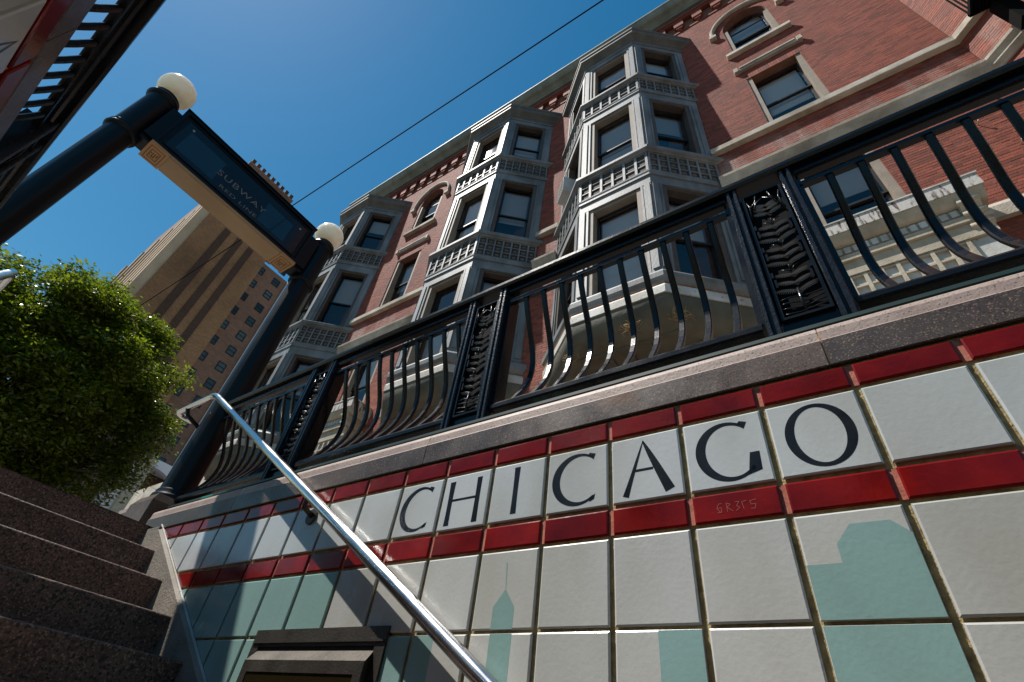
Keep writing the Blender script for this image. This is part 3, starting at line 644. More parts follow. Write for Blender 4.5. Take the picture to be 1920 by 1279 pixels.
# ================================================================== handrails
def fillet(path, r, n=6):
    P = [Vector(p) for p in path]; out = [P[0]]
    for i in range(1, len(P)-1):
        a = (P[i-1]-P[i]).normalized(); c = (P[i+1]-P[i]).normalized(); rr = min(r, (P[i-1]-P[i]).length*.45, (P[i+1]-P[i]).length*.45)
        p0, p1 = P[i]+a*rr, P[i]+c*rr
        for k in range(n+1):
            t = k/n; out.append(p0*(1-t)**2+P[i]*2*t*(1-t)+p1*t*t)
    out.append(P[-1]); return out
def handrail(y, yw, sgn, label, xend=6.0, zc=8.80, xc=-10.45, ylow=None):
    w = thing('handrail', label, 'handrail', (xc, y, Z0))
    xe = xend; ze = zc+(xe-xc)*(-.6105)
    path = fillet([(-13.05, y+sgn*.62, zc-.04), (-13.1, y, zc), (xc, y, zc), (xe, y, ze), (xe+1.0, y, ze)], .34)
    b = MB(); b.tube(path, .105, 18); obj('rail_tube', b, M['steel'], w)
    for bx in (-2.42, 3.6):
        bz = zc+(bx-xc)*(-.6105)
        b = MB(); b.tube(fillet([(bx, y, bz-.08), (bx, y, bz-.26), (bx, yw-sgn*.02, bz-.36)], .12), .05, 10); br = obj('rail_bracket', b, M['bronze'], w)
        b = MB(); k = 20; V = [(bx+.16*math.cos(2*math.pi*i/k), yw-sgn*yy, bz-.36+.16*math.sin(2*math.pi*i/k)) for yy in (.035, .07) for i in range(k)]
        b.add(V, [(i, (i+1) % k, k+(i+1) % k, k+i) for i in range(k)]+[tuple(range(k, 2*k))]); obj('mounting_disc', b, M['bronze'], br)
    py = .66 if sgn > 0 else -7.66
    b = MB(); b.tube([(-12.25, y, zc-.06), (-12.2, y+sgn*.12, zc-.30), (-11.95, py-sgn*.35, zc-.62)], .075, 10); obj('post_arm', b, M['post'], w)
    return w
handrail(-.30, 0, 1, 'polished steel handrail crossing diagonally in front of the CHICAGO wall')
handrail(-6.45, -6.94, -1, 'end of a steel handrail jutting in at the left edge before the tree')

# ================================================================== display case on wall
dc = thing('display_case', 'dark bronze display case low on the tiled wall under the handrail', 'display case', (-1.03, 0, -1.8))
b = MB(); X0, X1, Zt, Zb = -2.65, .57, 1.53, -2.4
for q in ((X0, X1, 1.28, Zt), (X0, X0+.2, Zb, 1.28), (X1-.2, X1, Zb, 1.28), (X0, X1, Zb-.25, Zb)): b.box(q[0], q[1], -.075, -.002, q[2], q[3])
b.box(X0+.03, X1-.03, -.095, -.075, 1.33, 1.36); obj('outer_frame', b, M['bronze'], dc)
b = MB(); xi0, xi1, yf = -2.40, .44, -.235; zt, ztf = 1.22, 1.06
b.add([(X0+.2, -.06, zt), (X1-.2, -.06, zt), (xi1, yf, ztf), (xi0, yf, ztf), (xi0, yf, Zb+.2), (xi1, yf, Zb+.2), (X0+.2, -.06, Zb), (X1-.2, -.06, Zb)],
      [(0, 3, 2, 1), (0, 6, 4, 3), (1, 2, 5, 7), (4, 6, 7, 5)])
fwd = .16
for q in ((xi0, xi1, ztf-fwd, ztf), (xi0, xi0+fwd, Zb+.2, ztf-fwd), (xi1-fwd, xi1, Zb+.2, ztf-fwd), (xi0+fwd, xi1-fwd, Zb+.2, Zb+.36)): b.box(q[0], q[1], yf-.012, yf, q[2], q[3])
obj('case_frame', b, M['bronze'], dc)
b = MB(); b.box(X0+.2, X1-.2, -.05, -.04, 1.22, 1.28); obj('shadow_gap', b, M['sash'], dc)
b = MB(); b.box(xi0+fwd, xi1-fwd, yf+.0, yf+.02, Zb+.36, ztf-fwd); obj('display_pane', b, M['dark_glass'], dc)

# ================================================================== red brick building
YF = 19.7
bd = thing('brick_building', 'red brick Victorian building with grey bay windows and stone belts behind the railing', 'building', (-20, YF, Z0))
BAYC = [-2.64, -20.8, -50.0]
WINC = [12.3, -35.4]
class Face:
    """vertical face frame: u along, d outwards"""
    def __init__(s, ox, oy, dx, dy):
        l = math.hypot(dx, dy); s.o = (ox, oy); s.t = (dx/l, dy/l); s.n = (dy/l, -dx/l)
    def p(s, u, d, z): return (s.o[0]+s.t[0]*u+s.n[0]*d, s.o[1]+s.t[1]*u+s.n[1]*d, z)
    def box(s, m, u0, u1, d0, d1, z0, z1):
        m.add([s.p(u0, d1, z0), s.p(u1, d1, z0), s.p(u1, d0, z0), s.p(u0, d0, z0), s.p(u0, d1, z1), s.p(u1, d1, z1), s.p(u1, d0, z1), s.p(u0, d0, z1)],
              [(0, 3, 2, 1), (4, 5, 6, 7), (0, 1, 5, 4), (1, 2, 6, 5), (2, 3, 7, 6), (3, 0, 4, 7)]); return m
MAIN = Face(-59.5, YF, 1, 0)          # u = x+59.5, outwards = -y
UX = lambda x: x+59.5
ANG = Face(22.4, YF, 1, -1); END = Face(22.4+3.9, YF-3.9, 1, 0)
WW = 2.35   # half width of wall openings
HOLES = []  # u0,u1,z0,z1,arch?
for c in WINC:
    HOLES += [(c-WW, c+WW, 26.4, 36.4, 0), (c-WW, c+WW, 43.95, 54.1, 0), (c-WW, c+WW, 60.3, 68.0, 3.1)]
ARCH = 3.1
# mortar wall: plates round the openings
def wallplates(face, u0, u1, z0, z1, holes, d0=-1.2, d1=-.014, x2u=UX):
    m = MB(); us = sorted({u0, u1}|{x2u(h[0]) for h in holes}|{x2u(h[1]) for h in holes})
    for a, c in zip(us, us[1:]):
        hs = sorted([(h[2], h[3]) for h in holes if x2u(h[0]) <= a+1e-6 and x2u(h[1]) >= c-1e-6]); z = z0
        for h0, h1 in hs: face.box(m, a, c, d0, d1, z, h0); z = h1
        face.box(m, a, c, d0, d1, z, z1)
    return m
def spandrel(m, c, z, half, rise, n=14):
    """fills the corners over a three-centred arch (inside the rectangular hole) down to the curve"""
    top = z+rise+.02
    for sgn in (-1, 1):
        pts = [(c+sgn*half*math.cos(math.pi/2*k/n), z+rise*math.sin(math.pi/2*k/n)) for k in range(n+1)]
        for (a, c2) in zip(pts, pts[1:]):
            V = []
            for y in (YF+.03, YF+1.2): V += [(a[0], y, a[1]), (c2[0], y, c2[1]), (c2[0], y, top), (a[0], y, top)]
            m.add(V, [(0, 1, 2, 3), (7, 6, 5, 4), (0, 4, 5, 1)])
holesR = [(h[0], h[1], h[2], h[3]+(h[4] and 3.12)) for h in HOLES]
m = wallplates(MAIN, 0, UX(22.4), Z0-.3, 84, holesR)
for c in WINC: spandrel(m, c, 68.0, WW, ARCH)
ANG.box(m, 0, 5.52, -1.2, -.014, Z0-.3, 84); END.box(m, 0, 24, -1.2, -.014, Z0-.3, 84)
m.box(-59.5, -58.3, YF+1.2, YF+60, Z0-.3, 84); m.box(-59.5, 50, YF+59, YF+60, Z0-.3, 84); m.box(-59.5, 50, YF+1.2, YF+60, 83.4, 84)
m.box(49, 50, YF-3, YF+60, Z0-.3, 84)
obj('wall', m, M['mortar'], bd)
def inhole(x, z, r=.0):
    for h in HOLES:
        if h[0]-r < x < h[1]+r and h[2]-r < z < h[3]+r: return True
        if h[4] and h[3] <= z < h[3]+h[4]+r:
            c = (h[0]+h[1])/2; k = 1-((z-h[3])/(h[4]+r))**2
            if k > 0 and abs(x-c) < (WW+r)*math.sqrt(k): return True
    return False
PB, PC = .80, .262; GJ = .042
def bricks(face, u0, u1, z0, z1, gaps, keep=None):
    """coursed brick faces standing proud of the mortar, cut at the openings; returns merged mesh and single bricks"""
    m = MB(); singles = []; nz = int((z1-z0)/PC); V = m.v; Fs = m.f
    for r in range(nz):
        z = z0+r*PC; off = (r % 2)*PB/2+random.uniform(-.03, .03); hc = z+PC/2
        runs = [(u0, u1)]
        for g0, g1 in gaps(hc):
            nr_ = []
            for a, c in runs:
                if g1 <= a or g0 >= c: nr_.append((a, c)); continue
                if g0 > a: nr_.append((a, g0))
                if g1 < c: nr_.append((g1, c))
            runs = nr_
        for ra, rc in runs:
            k0 = math.floor((ra-u0-off)/PB)-1; k1 = math.ceil((rc-u0-off)/PB)+1
            for k in range(k0, k1):
                a = u0+k*PB+off; c = a+PB-GJ; a = max(a, ra); c = min(c, rc)
                if c-a < .09: continue
                if keep and keep((a+c)/2, hc) and len(singles) < 300: singles.append((a, c, z)); continue
                pr = random.uniform(-.008, .006); t, bt = z+PC-GJ, z; i0 = len(V)
                for d in (-.03, pr):
                    for uu, zz in ((a, bt), (c, bt), (c, t), (a, t)): V.append(face.p(uu, d, zz))
                for q in ((4, 5, 6, 7), (0, 1, 5, 4), (1, 2, 6, 5), (2, 3, 7, 6), (3, 0, 4, 7)): Fs.append(tuple(i0+j for j in q))
    m.m = [0]*len(Fs); m.sm = [False]*len(Fs); return m, singles
def maingaps(z):
    out = []
    for h in HOLES:
        if h[2] < z < h[3]: out.append((UX(h[0]-.01), UX(h[1]+.01)))
        elif h[4] and h[3] <= z < h[3]+h[4]+.68:
            k = 1-((z-h[3])/(h[4]+.68))**2; w = (WW+.64)*math.sqrt(max(k, 0)); c = (h[0]+h[1])/2; out.append((UX(c-w), UX(c+w)))
        elif not h[4] and h[3] <= z < h[3]+.95: out.append((UX(h[0]-.25), UX(h[1]+.25)))
    if 22.4 < z < 71.0:
        for c in BAYC: out.append((UX(c-7.3), UX(c+7.3)))
    return out
keep = lambda u, z: 16.9 < u-59.5 < 22.3 and 26.4 < z < 38
m, singles = bricks(MAIN, .02, UX(22.4)-.03, Z0+.1, 75.6, maingaps, keep)
tag(obj('brick_courses', m, M['brick'], bd), kind='stuff')
bm_ = {}
for a, c, z in singles:
    k = round(c-a, 2)
    if k not in bm_:
        q = MB(); q.box(-(c-a)/2, (c-a)/2, -.0, .03, 0, PC-GJ); bm_[k] = mesh('brick', q, M['brick'])
    link('brick', bm_[k], bd, ((a+c)/2-59.5, YF-random.uniform(-.012, .008), z))
for fc, L_ in ((ANG, 5.50), (END, 23.5)):
    m, _ = bricks(fc, .03, L_, 24.5, 75, lambda z: [(12, 99)]); tag(obj('brick_courses', m, M['brick'], bd), kind='stuff', label='brickwork of the angled corner' if fc is ANG else None)

# belts: profile (d,z) swept along the facade, broken by the bays
def belt(name, prof, mt, breaks=True, xs=None, ends=True):
    segs = []; x = -59.5
    if breaks:
        for c in sorted(BAYC):
            if c-7.8 > x: segs.append((x, c-7.75))
            x = c+7.75
        segs.append((x, 22.4))
    else: segs = [(-59.5, 22.4)]
    for (a, c) in (xs or segs):
        if c-a < .3: continue
        b = MB(); dmax = max(p[0] for p in prof)
        V = []; n = len(prof)
        for (d, z) in prof: V.append((a, YF-d, z))
        if abs(c-22.4) < .01:   # turns the corner with mitres
            k = math.tan(math.radians(22.5))
            for (d, z) in prof: V.append((22.4-d*k, YF-d, z))
            e = ANG.p(5.515, 0, 0)
            for (d, z) in prof:
                q = ANG.p(5.515+d*k, d, z); V.append(q)
            for (d, z) in prof: V.append(END.p(24, d, z))
            S = 4
        else:
            for (d, z) in prof: V.append((c, YF-d, z))
            S = 2
        Fs = [(s_*n+i, (s_+1)*n+i, (s_+1)*n+(i+1) % n, s_*n+(i+1) % n) for s_ in range(S-1) for i in range(n)]+[tuple(range(n)), tuple(range((S-1)*n, S*n))[::-1]]
        b.add(V, Fs); obj(name, b, mt, bd)
belt('sill_belt', [(-.1, 43.15), (.46, 43.15), (.5, 43.2), (.52, 43.78), (.44, 43.88), (-.1, 43.93)], M['limestone'])
belt('belt_course', [(-.1, 37.85), (.12, 37.85), (.18, 38.0), (.38, 38.25), (.42, 38.55), (.62, 38.78), (.66, 39.02), (.60, 39.10), (-.1, 39.14)], M['limestone'])
belt('water_table', [(-.1, 25.02), (.3, 25.02), (.32, 25.9), (.22, 26.2), (-.1, 26.26)], M['limestone'], xs=[(16.7, 22.4), (-29.2, -28.3)])
# brick corbel table under the eaves
b = MB()
x = -59.3
MAIN.box(b, .02, UX(22.2), -.03, .10, 75.62, 76.0); MAIN.box(b, .02, UX(22.2), -.03, .55, 78.5, 79.0); MAIN.box(b, .02, UX(22.2), -.03, .72, 79.02, 79.4)
obj('corbel_band', b, M['brick'], bd)
x = -59.0; cor = MB()
cor.box(-.62, .62, -.5, .03, 76.9, 78.5); cor.box(-.42, .42, -.38, .03, 76.4, 76.9); cor.box(-.24, .24, -.24, .03, 76.02, 76.4)
cme = mesh('corbel', cor, M['brick'], (0, 0, 0))
while x < 22:
    if not any(abs(x-c) < 2.5 for c in BAYC): link('corbel', cme, bd, (x, YF, 0))
    x += 2.4
b = MB(); MAIN.box(b, .02, UX(22.3), -.03, .05, 79.4, 82.2); obj('frieze', b, M['brick'], bd)
# eaves gutter / cornice
b = MB(); prof = [(-.1, 81.4), (.5, 81.4), (.55, 81.7), (1.0, 82.05), (1.5, 82.2), (1.75, 82.45), (2.0, 82.95), (2.15, 83.1), (2.15, 83.35), (-.1, 83.6)]
b.prism([(YF-d, z) for d, z in prof], -60.2, 23.5, axis=0); obj('eaves_cornice', b, M['green_metal'], bd)

# ---- window builder on a face (parts: frame / sashes / pane / blind)
def window(face, u0, u1, z0, z1, parent, side_d, blind=.55, name='window', depth=.85, meet=.5, arch=0, stone=False, fw=.42, fm='taupe'):
    fr = MB()
    uc = (u0+u1)/2
    if stone:   # reveal jambs flush with the brick face
        face.box(fr, u0, u0+fw, -depth, -.10, z0, z1+arch*.0); face.box(fr, u1-fw, u1, -depth, -.10, z0, z1); face.box(fr, u0+fw-.01, u1-fw+.01, -depth, -.12, z0-.02, z0+.06)
    else:
        face.box(fr, u0, u0+fw, -depth, -.06, z0, z1); face.box(fr, u1-fw, u1, -depth, -.06, z0, z1); face.box(fr, u0+fw, u1-fw, -depth, -.12, z1-.35, z1)
    w = obj(name, fr, M[fm], parent)
    a, c = u0+fw, u1-fw; zt = z1-(0 if stone else .35)
    s_ = MB(); zm = z0+(zt-z0)*meet; t = .2
    dd = -depth+.12
    # upper sash (outer), lower sash (inner)
    for (p, q, d) in ((z0, zm+.12, -depth-.02), (zm-.08, zt, -depth+.14)):
        face.box(s_, a, a+t, d-.1, d+.02, p, q); face.box(s_, c-t, c, d-.1, d+.02, p, q)
        face.box(s_, a+t, c-t, d-.1, d+.02, p, p+.2); face.box(s_, a+t, c-t, d-.1, d+.02, q-.2, q)
    if arch:
        n = 12
        for k in range(n):
            A0, A1 = math.pi*k/n, math.pi*(k+1)/n
            for (R0, R1, d) in ((1.0, .9, -depth+.16),):
                P0 = (uc+(c-uc)*math.cos(A0), zt+arch*math.sin(A0)); P1 = (uc+(c-uc)*math.cos(A1), zt+arch*math.sin(A1))
                Q0 = (uc+(c-uc-t)*math.cos(A0), zt+(arch-t)*math.sin(A0)); Q1 = (uc+(c-uc-t)*math.cos(A1), zt+(arch-t)*math.sin(A1))
                s_.add([face.p(P0[0], d, P0[1]), face.p(P1[0], d, P1[1]), face.p(Q1[0], d, Q1[1]), face.p(Q0[0], d, Q0[1])], [(0, 1, 2, 3)])
    obj('sash', s_, M['sash'], w)
    for (p, q, d) in ((z0+.2, zm, -depth-.05), (zm+.1, (zt-.2 if not arch else zt+arch-.12), -depth+.10)):
        g_ = MB(); g_.add([face.p(a+t, d, p), face.p(c-t, d, p), face.p(c-t, d, q), face.p(a+t, d, q)], [(0, 1, 2, 3)]); obj('window_pane', g_, M['glass'], w)
    bl = MB()
    if blind > 0:
        zb_ = z0+(zt+arch-z0)*(1-blind); face.box(bl, a+t*1.2, c-t*1.2, -depth-.42, -depth-.38, zb_, zt+arch-.1)
    elif blind < 0:
        face.box(bl, a+t*2.2, c-t*1.2, -depth-.42, -depth-.38, z0+.1, z0+(zt-z0)*-blind)
    if blind: obj('window_blind', bl, M['blind'], w)
    it = MB(); D = -depth-1.6
    zc_ = zt+arch
    for q in (((u0, D, z0), (u1, D, z0), (u1, D, zc_), (u0, D, zc_)), ((u0, D, z0), (u0, -depth-.1, z0), (u0, -depth-.1, zc_), (u0, D, zc_)), ((u1, D, z0), (u1, -depth-.1, z0), (u1, -depth-.1, zc_), (u1, D, zc_)),
              ((u0, D, z0), (u1, D, z0), (u1, -depth-.1, z0), (u0, -depth-.1, z0)), ((u0, D, zc_), (u1, D, zc_), (u1, -depth-.1, zc_), (u0, -depth-.1, zc_))):
        it.add([face.p(*p) for p in q], [(0, 1, 2, 3)])
    obj('dark_interior', it, M['interior'], w)
    return w
for c in WINC:
    u0, u1 = UX(c-WW), UX(c+WW)
    window(MAIN, u0, u1, 26.4, 36.4, bd, 0, blind=.35 if c > 0 else .5, stone=True)
    window(MAIN, u0, u1, 43.95, 54.1, bd, 0, blind=.62 if c > 0 else .58, stone=True, depth=1.0)
    w = window(MAIN, u0, u1, 60.75, 68.0, bd, 0, blind=.45, stone=True, arch=ARCH-.35, meet=.62, depth=.9)
    b = MB()
    MAIN.box(b, u0-.75, u1+.75, -.05, .5, 60.2, 60.72); obj('window_sill', b, M['limestone'], bd)
    b = MB(); MAIN.box(b, u0-.35, u1+.35, -.03, .28, 56.0, 56.38); MAIN.box(b, u0-.2, u1+.2, -.03, .40, 56.39, 56.6)
    for e in (u0-.75, u1+.35): MAIN.box(b, e, e+.4, -.03, .45, 55.85, 56.62)
    obj('window_hood', b, M['limestone'], bd)
    # arched hood mould with stops
    n = 22; path = []
    for k in range(n+1):
        a = math.pi*k/n; path.append((c+3.55*math.cos(a), YF-.05, 68.3+4.05*math.sin(a)))
    path = [(path[0][0]+.0, YF-.05, 67.6)]+path+[(path[-1][0], YF-.05, 67.6)]
    b = MB(); b.sweep(path, [(-.22, -.1), (.22, -.1), (.22, .22), (.1, .36), (-.1, .36), (-.22, .22)], up=(0, -1, 0))
    for sx in (-1, 1): MAIN.box(b, UX(c+sx*3.55)-.38, UX(c+sx*3.55)+.38, -.03, .5, 67.1, 67.65)
    obj('arched_hood_mould', b, M['limestone'], bd)
    # soldier arch of rubbed bricks
    for k in range(26):
        a0, a1 = math.pi*(k+.06)/26, math.pi*(k+.94)/26
        V = []
        for d in (-.03, .012):
            for (A, r0, r1) in ((a0, WW+.03, ARCH+.03), (a1, WW+.03, ARCH+.03), (a1, WW+.62, ARCH+.66), (a0, WW+.62, ARCH+.66)):
                V.append((c+r0*math.cos(A), YF-d, 68.0+r1*math.sin(A)))
        q = MB(); q.add(V, [(0, 1, 2, 3), (7, 6, 5, 4), (0, 4, 5, 1), (1, 5, 6, 2), (2, 6, 7, 3), (3, 7, 4, 0)]); obj('arch_brick', q, M['brick'], bd)
    for k in range(22):   # flat arches above the square openings
        for z in (54.14,):
            x0 = c-WW-.25+k*(2*WW+.5)/22; q = MB(); q.box(x0+.012, x0+(2*WW+.5)/22-.02, YF-.012, YF+.03, z, z+.9); obj('arch_brick', q, M['brick'], bd)

# ---- bay windows (built once, copied)
HB, DB, HS = 3.22, 4.0, 7.75
def bay_outline(off, z):
    """offset outline outwards, in bay-local coords: left wall, left front, right front, right wall"""
    e = Vector((HS-HB, -DB)).normalized(); nx, ny = DB/math.hypot(DB, HS-HB), (HS-HB)/math.hypot(DB, HS-HB)
    # front line y=-DB-off; side line offset by off along normal (nx,-ny)
    # side line: passes (HB,-DB)+(nx,-ny)*off direction (HS-HB, DB)
    px, py = HB+nx*off, -DB-ny*off; dx, dy = HS-HB, DB
    t = (-DB-off-py)/dy; fx = px+dx*t
    t2 = (0-py)/dy; wx = px+dx*t2
    return [(-wx, 0, z), (-fx, -DB-off, z), (fx, -DB-off, z), (wx, 0, z)]
def bay_ring(b, prof):
    """closed moulding: prof list of (off,z), lofted along the three faces"""
    V = []; n = len(prof)
    for off, z in prof: V += bay_outline(off, z)
    Fs = []
    for i in range(n-1):
        for k in range(3): Fs.append((i*4+k, i*4+k+1, (i+1)*4+k+1, (i+1)*4+k))
    Fs += [(3, 2, 1, 0), tuple((n-1)*4+k for k in range(4))]
    b.add(V, Fs)
faces_b = [Face(-HS, 0, HS-HB, -DB), Face(-HB, -DB, 1, 0), Face(HB, -DB, HS-HB, DB)]
flen = [math.hypot(DB, HS-HB), 2*HB, math.hypot(DB, HS-HB)]
STO = [(58.9, 69.6, 68.4), (42.75, 55.2, 53.6), (26.3, 38.6, 37.1)]  # z0, z1 storey, window head
def bay_local(c): return (c, YF, 0)
def make_bay(c):
    org = (c, YF, 0.0)
    shift = lambda V: V+np.array([c, YF, 0])
    body = MB()
    # solid panels between storeys (apron zones) and thin shell
    for (z0, z1) in ((38.6, 42.4), (55.2, 58.5), (24.4, 26.3), (69.6, 70.6)):
        bay_ring(body, [(-.06, z0), (-.06, z1)])
    # corner posts and jamb pilasters
    for fi, (fc, L_) in enumerate(zip(faces_b, flen)):
        ua, ub = (1.0, L_-1.0) if fi == 1 else ((1.05, L_-1.0) if fi == 0 else (1.0, L_-1.05))
        for (z0, z1, zh) in STO:
            fc.box(body, 0.02, ua-.28, -.55, -.03, z0, z1-.02); fc.box(body, ub+.28, L_-.02, -.55, -.03, z0, z1-.02)
            fc.box(body, 0.12, ua-.42, -.03, .07, z0+.3, zh); fc.box(body, ub+.42, L_-.12, -.03, .07, z0+.3, zh)   # raised panels
            fc.box(body, ua-.28, ua-.10, -.55, .0, z0, zh+.02); fc.box(body, ub+.10, ub+.28, -.55, .0, z0, zh+.02)
            fc.box(body, 0.03, L_-.03, -.55, .0, zh+.03, z1-.03)                       # frieze board
            fc.box(body, .0, L_, -.03, .12, z1-.32, z1-.04)
    bay = obj('bay_window', body, M['zinc'], bd, org=org, tf=shift)
    for fi, (fc0, L_) in enumerate(zip(faces_b, flen)):
        fc = Face(fc0.o[0]+c, fc0.o[1]+YF, *fc0.t)
        ua, ub = (1.0, L_-1.0) if fi == 1 else ((1.05, L_-1.0) if fi == 0 else (1.0, L_-1.05))
        for si, (z0, z1, zh) in enumerate(STO):
            fw = .38; fr = MB(); D = -1.0
            fc.box(fr, ua-.09, ua-.09+fw, D-.2, -.12, z0, zh-.01); fc.box(fr, ub+.09-fw, ub+.09, D-.2, -.12, z0, zh-.01); fc.box(fr, ua+fw-.09, ub-fw+.09, D-.2, -.2, zh-.3, zh-.01)
            obj('window_frame', fr, M['taupe'] if fi == 1 else M['brown_frame'], bay)
            a, e, zt = ua+fw-.09, ub-fw+.09, zh-.3; t = .17; zm = z0+(zt-z0)*(.48 if si != 1 else .46); sa = MB()
            for (p, q, d) in ((z0, zm+.12, D-.02), (zm-.1, zt, D+.13)):
                fc.box(sa, a, a+t, d-.1, d+.02, p, q); fc.box(sa, e-t, e, d-.1, d+.02, p, q); fc.box(sa, a+t, e-t, d-.1, d+.02, p, p+.2); fc.box(sa, a+t, e-t, d-.1, d+.02, q-.2, q)
            obj('sash', sa, M['sash'], bay)
            for (p, q, d) in ((z0+.2, zm, D-.05), (zm+.1, zt-.2, D+.10)):
                g_ = MB(); g_.add([fc.p(a+t, d, p), fc.p(e-t, d, p), fc.p(e-t, d, q), fc.p(a+t, d, q)], [(0, 1, 2, 3)]); obj('window_pane', g_, M['glass'], bay)
            r_n = random.random(); bl = MB()
            if fi == 1: fc.box(bl, a+t*1.1, e-t*1.1, D-.42, D-.38, z0+.1, z0+(zt-z0)*random.uniform(.35, .5))
            if r_n < .9: fc.box(bl, a+t*1.1, e-t*1.1, D-.52, D-.48, zt-(zt-z0)*random.uniform(.3, .62), zt)
            if bl.v: obj('window_blind', bl, M['blind'], bay)
            it = MB(); DD = D-1.3; q0, q1 = ua+.1, ub-.1
            if fi == 1: q0, q1 = ua-.1, ub+.1
            it.add([fc.p(q0, DD, z0), fc.p(q1, DD, z0), fc.p(q1, DD, z1), fc.p(q0, DD, z1)], [(0, 1, 2, 3)]); obj('dark_interior', it, M['interior'], bay)
    # balcony-like lattice bands
    for (zb0, zl) in ((38.75, 41.85), (55.3, 58.0)):
        zc0 = zl+.95
        cap = MB(); bay_ring(cap, [(.02, zl), (.2, zl+.03), (.26, zl+.14), (.44, zl+.2), (.5, zl+.28), (.5, zl+.62), (.42, zl+.70), (.05, zl+.84), (-.5, zl+.9)]); obj('sill_cornice', cap, M['zinc'], bay, tf=shift)
        bk = MB(); bay_ring(bk, [(.004, zb0+.1), (.004, zc0-.95)]); obj('lattice_backing', bk, M['zinc_back'], bay, tf=shift)
        bt = MB(); bay_ring(bt, [(-.02, zb0-.26), (.10, zb0-.24), (.17, zb0-.05), (.19, zb0+.08), (.10, zb0+.16), (-.02, zb0+.18)]); obj('lower_moulding', bt, M['zinc'], bay, tf=shift)
        for fi, (fc0, L_) in enumerate(zip(faces_b, flen)):
            fc = Face(fc0.o[0]+c, fc0.o[1]+YF, *fc0.t)
            n = 6 if fi == 1 else 7; lt = MB(); zl0, zl1 = zb0+.18, zc0-.95
            for k in range(n+1):
                u = L_*k/n; wd = .11 if fi == 1 else .08; u = min(max(u, wd), L_-wd); fc.box(lt, u-wd, u+wd, .01, .15, zl0, zl1)
            for k in range(4):
                z = zl0+(zl1-zl0)*k/3; z = min(max(z, zl0+.06), zl1-.06)
                for q in range(n):
                    a_, e_ = L_*q/n+wd, L_*(q+1)/n-wd
                    if q == 0: a_ += wd
                    if q == n-1: e_ -= wd
                    fc.box(lt, a_, e_, .01, .10, z-.055, z+.055)
            obj('lattice', lt, M['zinc'], bay)
            # little scallop in every cell of the side panels
            sc = MB()
            for q in range(n if fi != 1 else 0):
                for k in range(3):
                    uc = L_*(q+.5)/n; z = zl0+(zl1-zl0)*(k+.62)/3; rr = .24
                    pts = [(uc+rr*math.cos(math.pi+math.pi*j/6), z+rr*math.sin(math.pi+math.pi*j/6)) for j in range(7)]
                    V = [fc.p(p[0], .012, p[1]) for p in pts]+[fc.p(uc, .10, z)]
                    sc.add(V, [(j, j+1, 7) for j in range(6)])
            if sc.v: tag(obj('scallop_ornament', sc, M['zinc_dark'], bay), kind='stuff')
    # crown
    cr = MB(); bay_ring(cr, [(0.0, 69.5), (.12, 69.6), (.16, 69.95), (.3, 70.1), (.36, 70.35), (.62, 70.6), (.78, 70.72), (.85, 70.9), (.85, 71.5), (.97, 71.6), (.97, 71.95), (-1.0, 72.3)]); obj('crown_cornice', cr, M['zinc_dark'], bay, tf=shift)
    # base: sill, white slab, cove, soffit
    bs = MB(); bay_ring(bs, [(-.05, 24.75), (.18, 24.8), (.22, 25.1), (.38, 25.3), (.42, 25.7), (.3, 25.95), (.1, 26.1), (-.4, 26.28)]); obj('base_sill', bs, M['zinc'], bay, tf=shift)
    sl = MB(); bay_ring(sl, [(-.2, 23.9), (.26, 23.9), (.28, 24.5), (.20, 24.72), (-.05, 24.74)]); obj('base_slab', sl, M['terracotta'], bay, tf=shift)
    cv = MB(); pr = [(.18, 23.89), (.17, 23.5), (.06, 23.05), (-.16, 22.6), (-.48, 22.22), (-.9, 21.98), (-1.3, 21.9)]
    V = []; n = len(pr); cv.smooth = False
    for off, z in pr: V += bay_outline(off, z)
    cv.smooth = True; cv.add(V, [(i*4+k, (i+1)*4+k, (i+1)*4+k+1, i*4+k+1) for i in range(n-1) for k in range(3)])
    cv.smooth = False; cv.add(bay_outline(-1.3, 21.9), [(0, 1, 2, 3)])
    for k in range(7):   # ribs on the flat soffit
        x = -4.2+k*1.4; cv.box(x-.06, x+.06, -2.6 if abs(x) < 2.6 else -1.3, -.05, 21.72, 21.9)
    cv.box(-3.4, 3.4, -2.72, -2.55, 21.7, 21.9)
    obj('coved_soffit', cv, M['soffit'], bay, tf=shift)
    ru = MB()
    for q in range(7):
        fi = random.choice((1, 1, 2, 0)); fc0 = faces_b[fi]; fc = Face(fc0.o[0]+c, fc0.o[1]+YF, *fc0.t); u = random.uniform(.5, flen[fi]-1.8)
        ru.add([fc.p(u, .385, 24.77+random.uniform(0, .05)), fc.p(u+random.uniform(.6, 1.5), .385, 24.80), fc.p(u+1.2, .40, 25.06), fc.p(u+.3, .40, 25.04)], [(0, 1, 2, 3)])
    ru2 = MB(); bay_ring(ru2, [(.05, 24.742), (.245, 24.75), (.26, 24.83), (.05, 24.84)]); obj('rusted_joint', ru2, M['rust'], bay, tf=shift)
    return bay
for c in BAYC: make_bay(c)

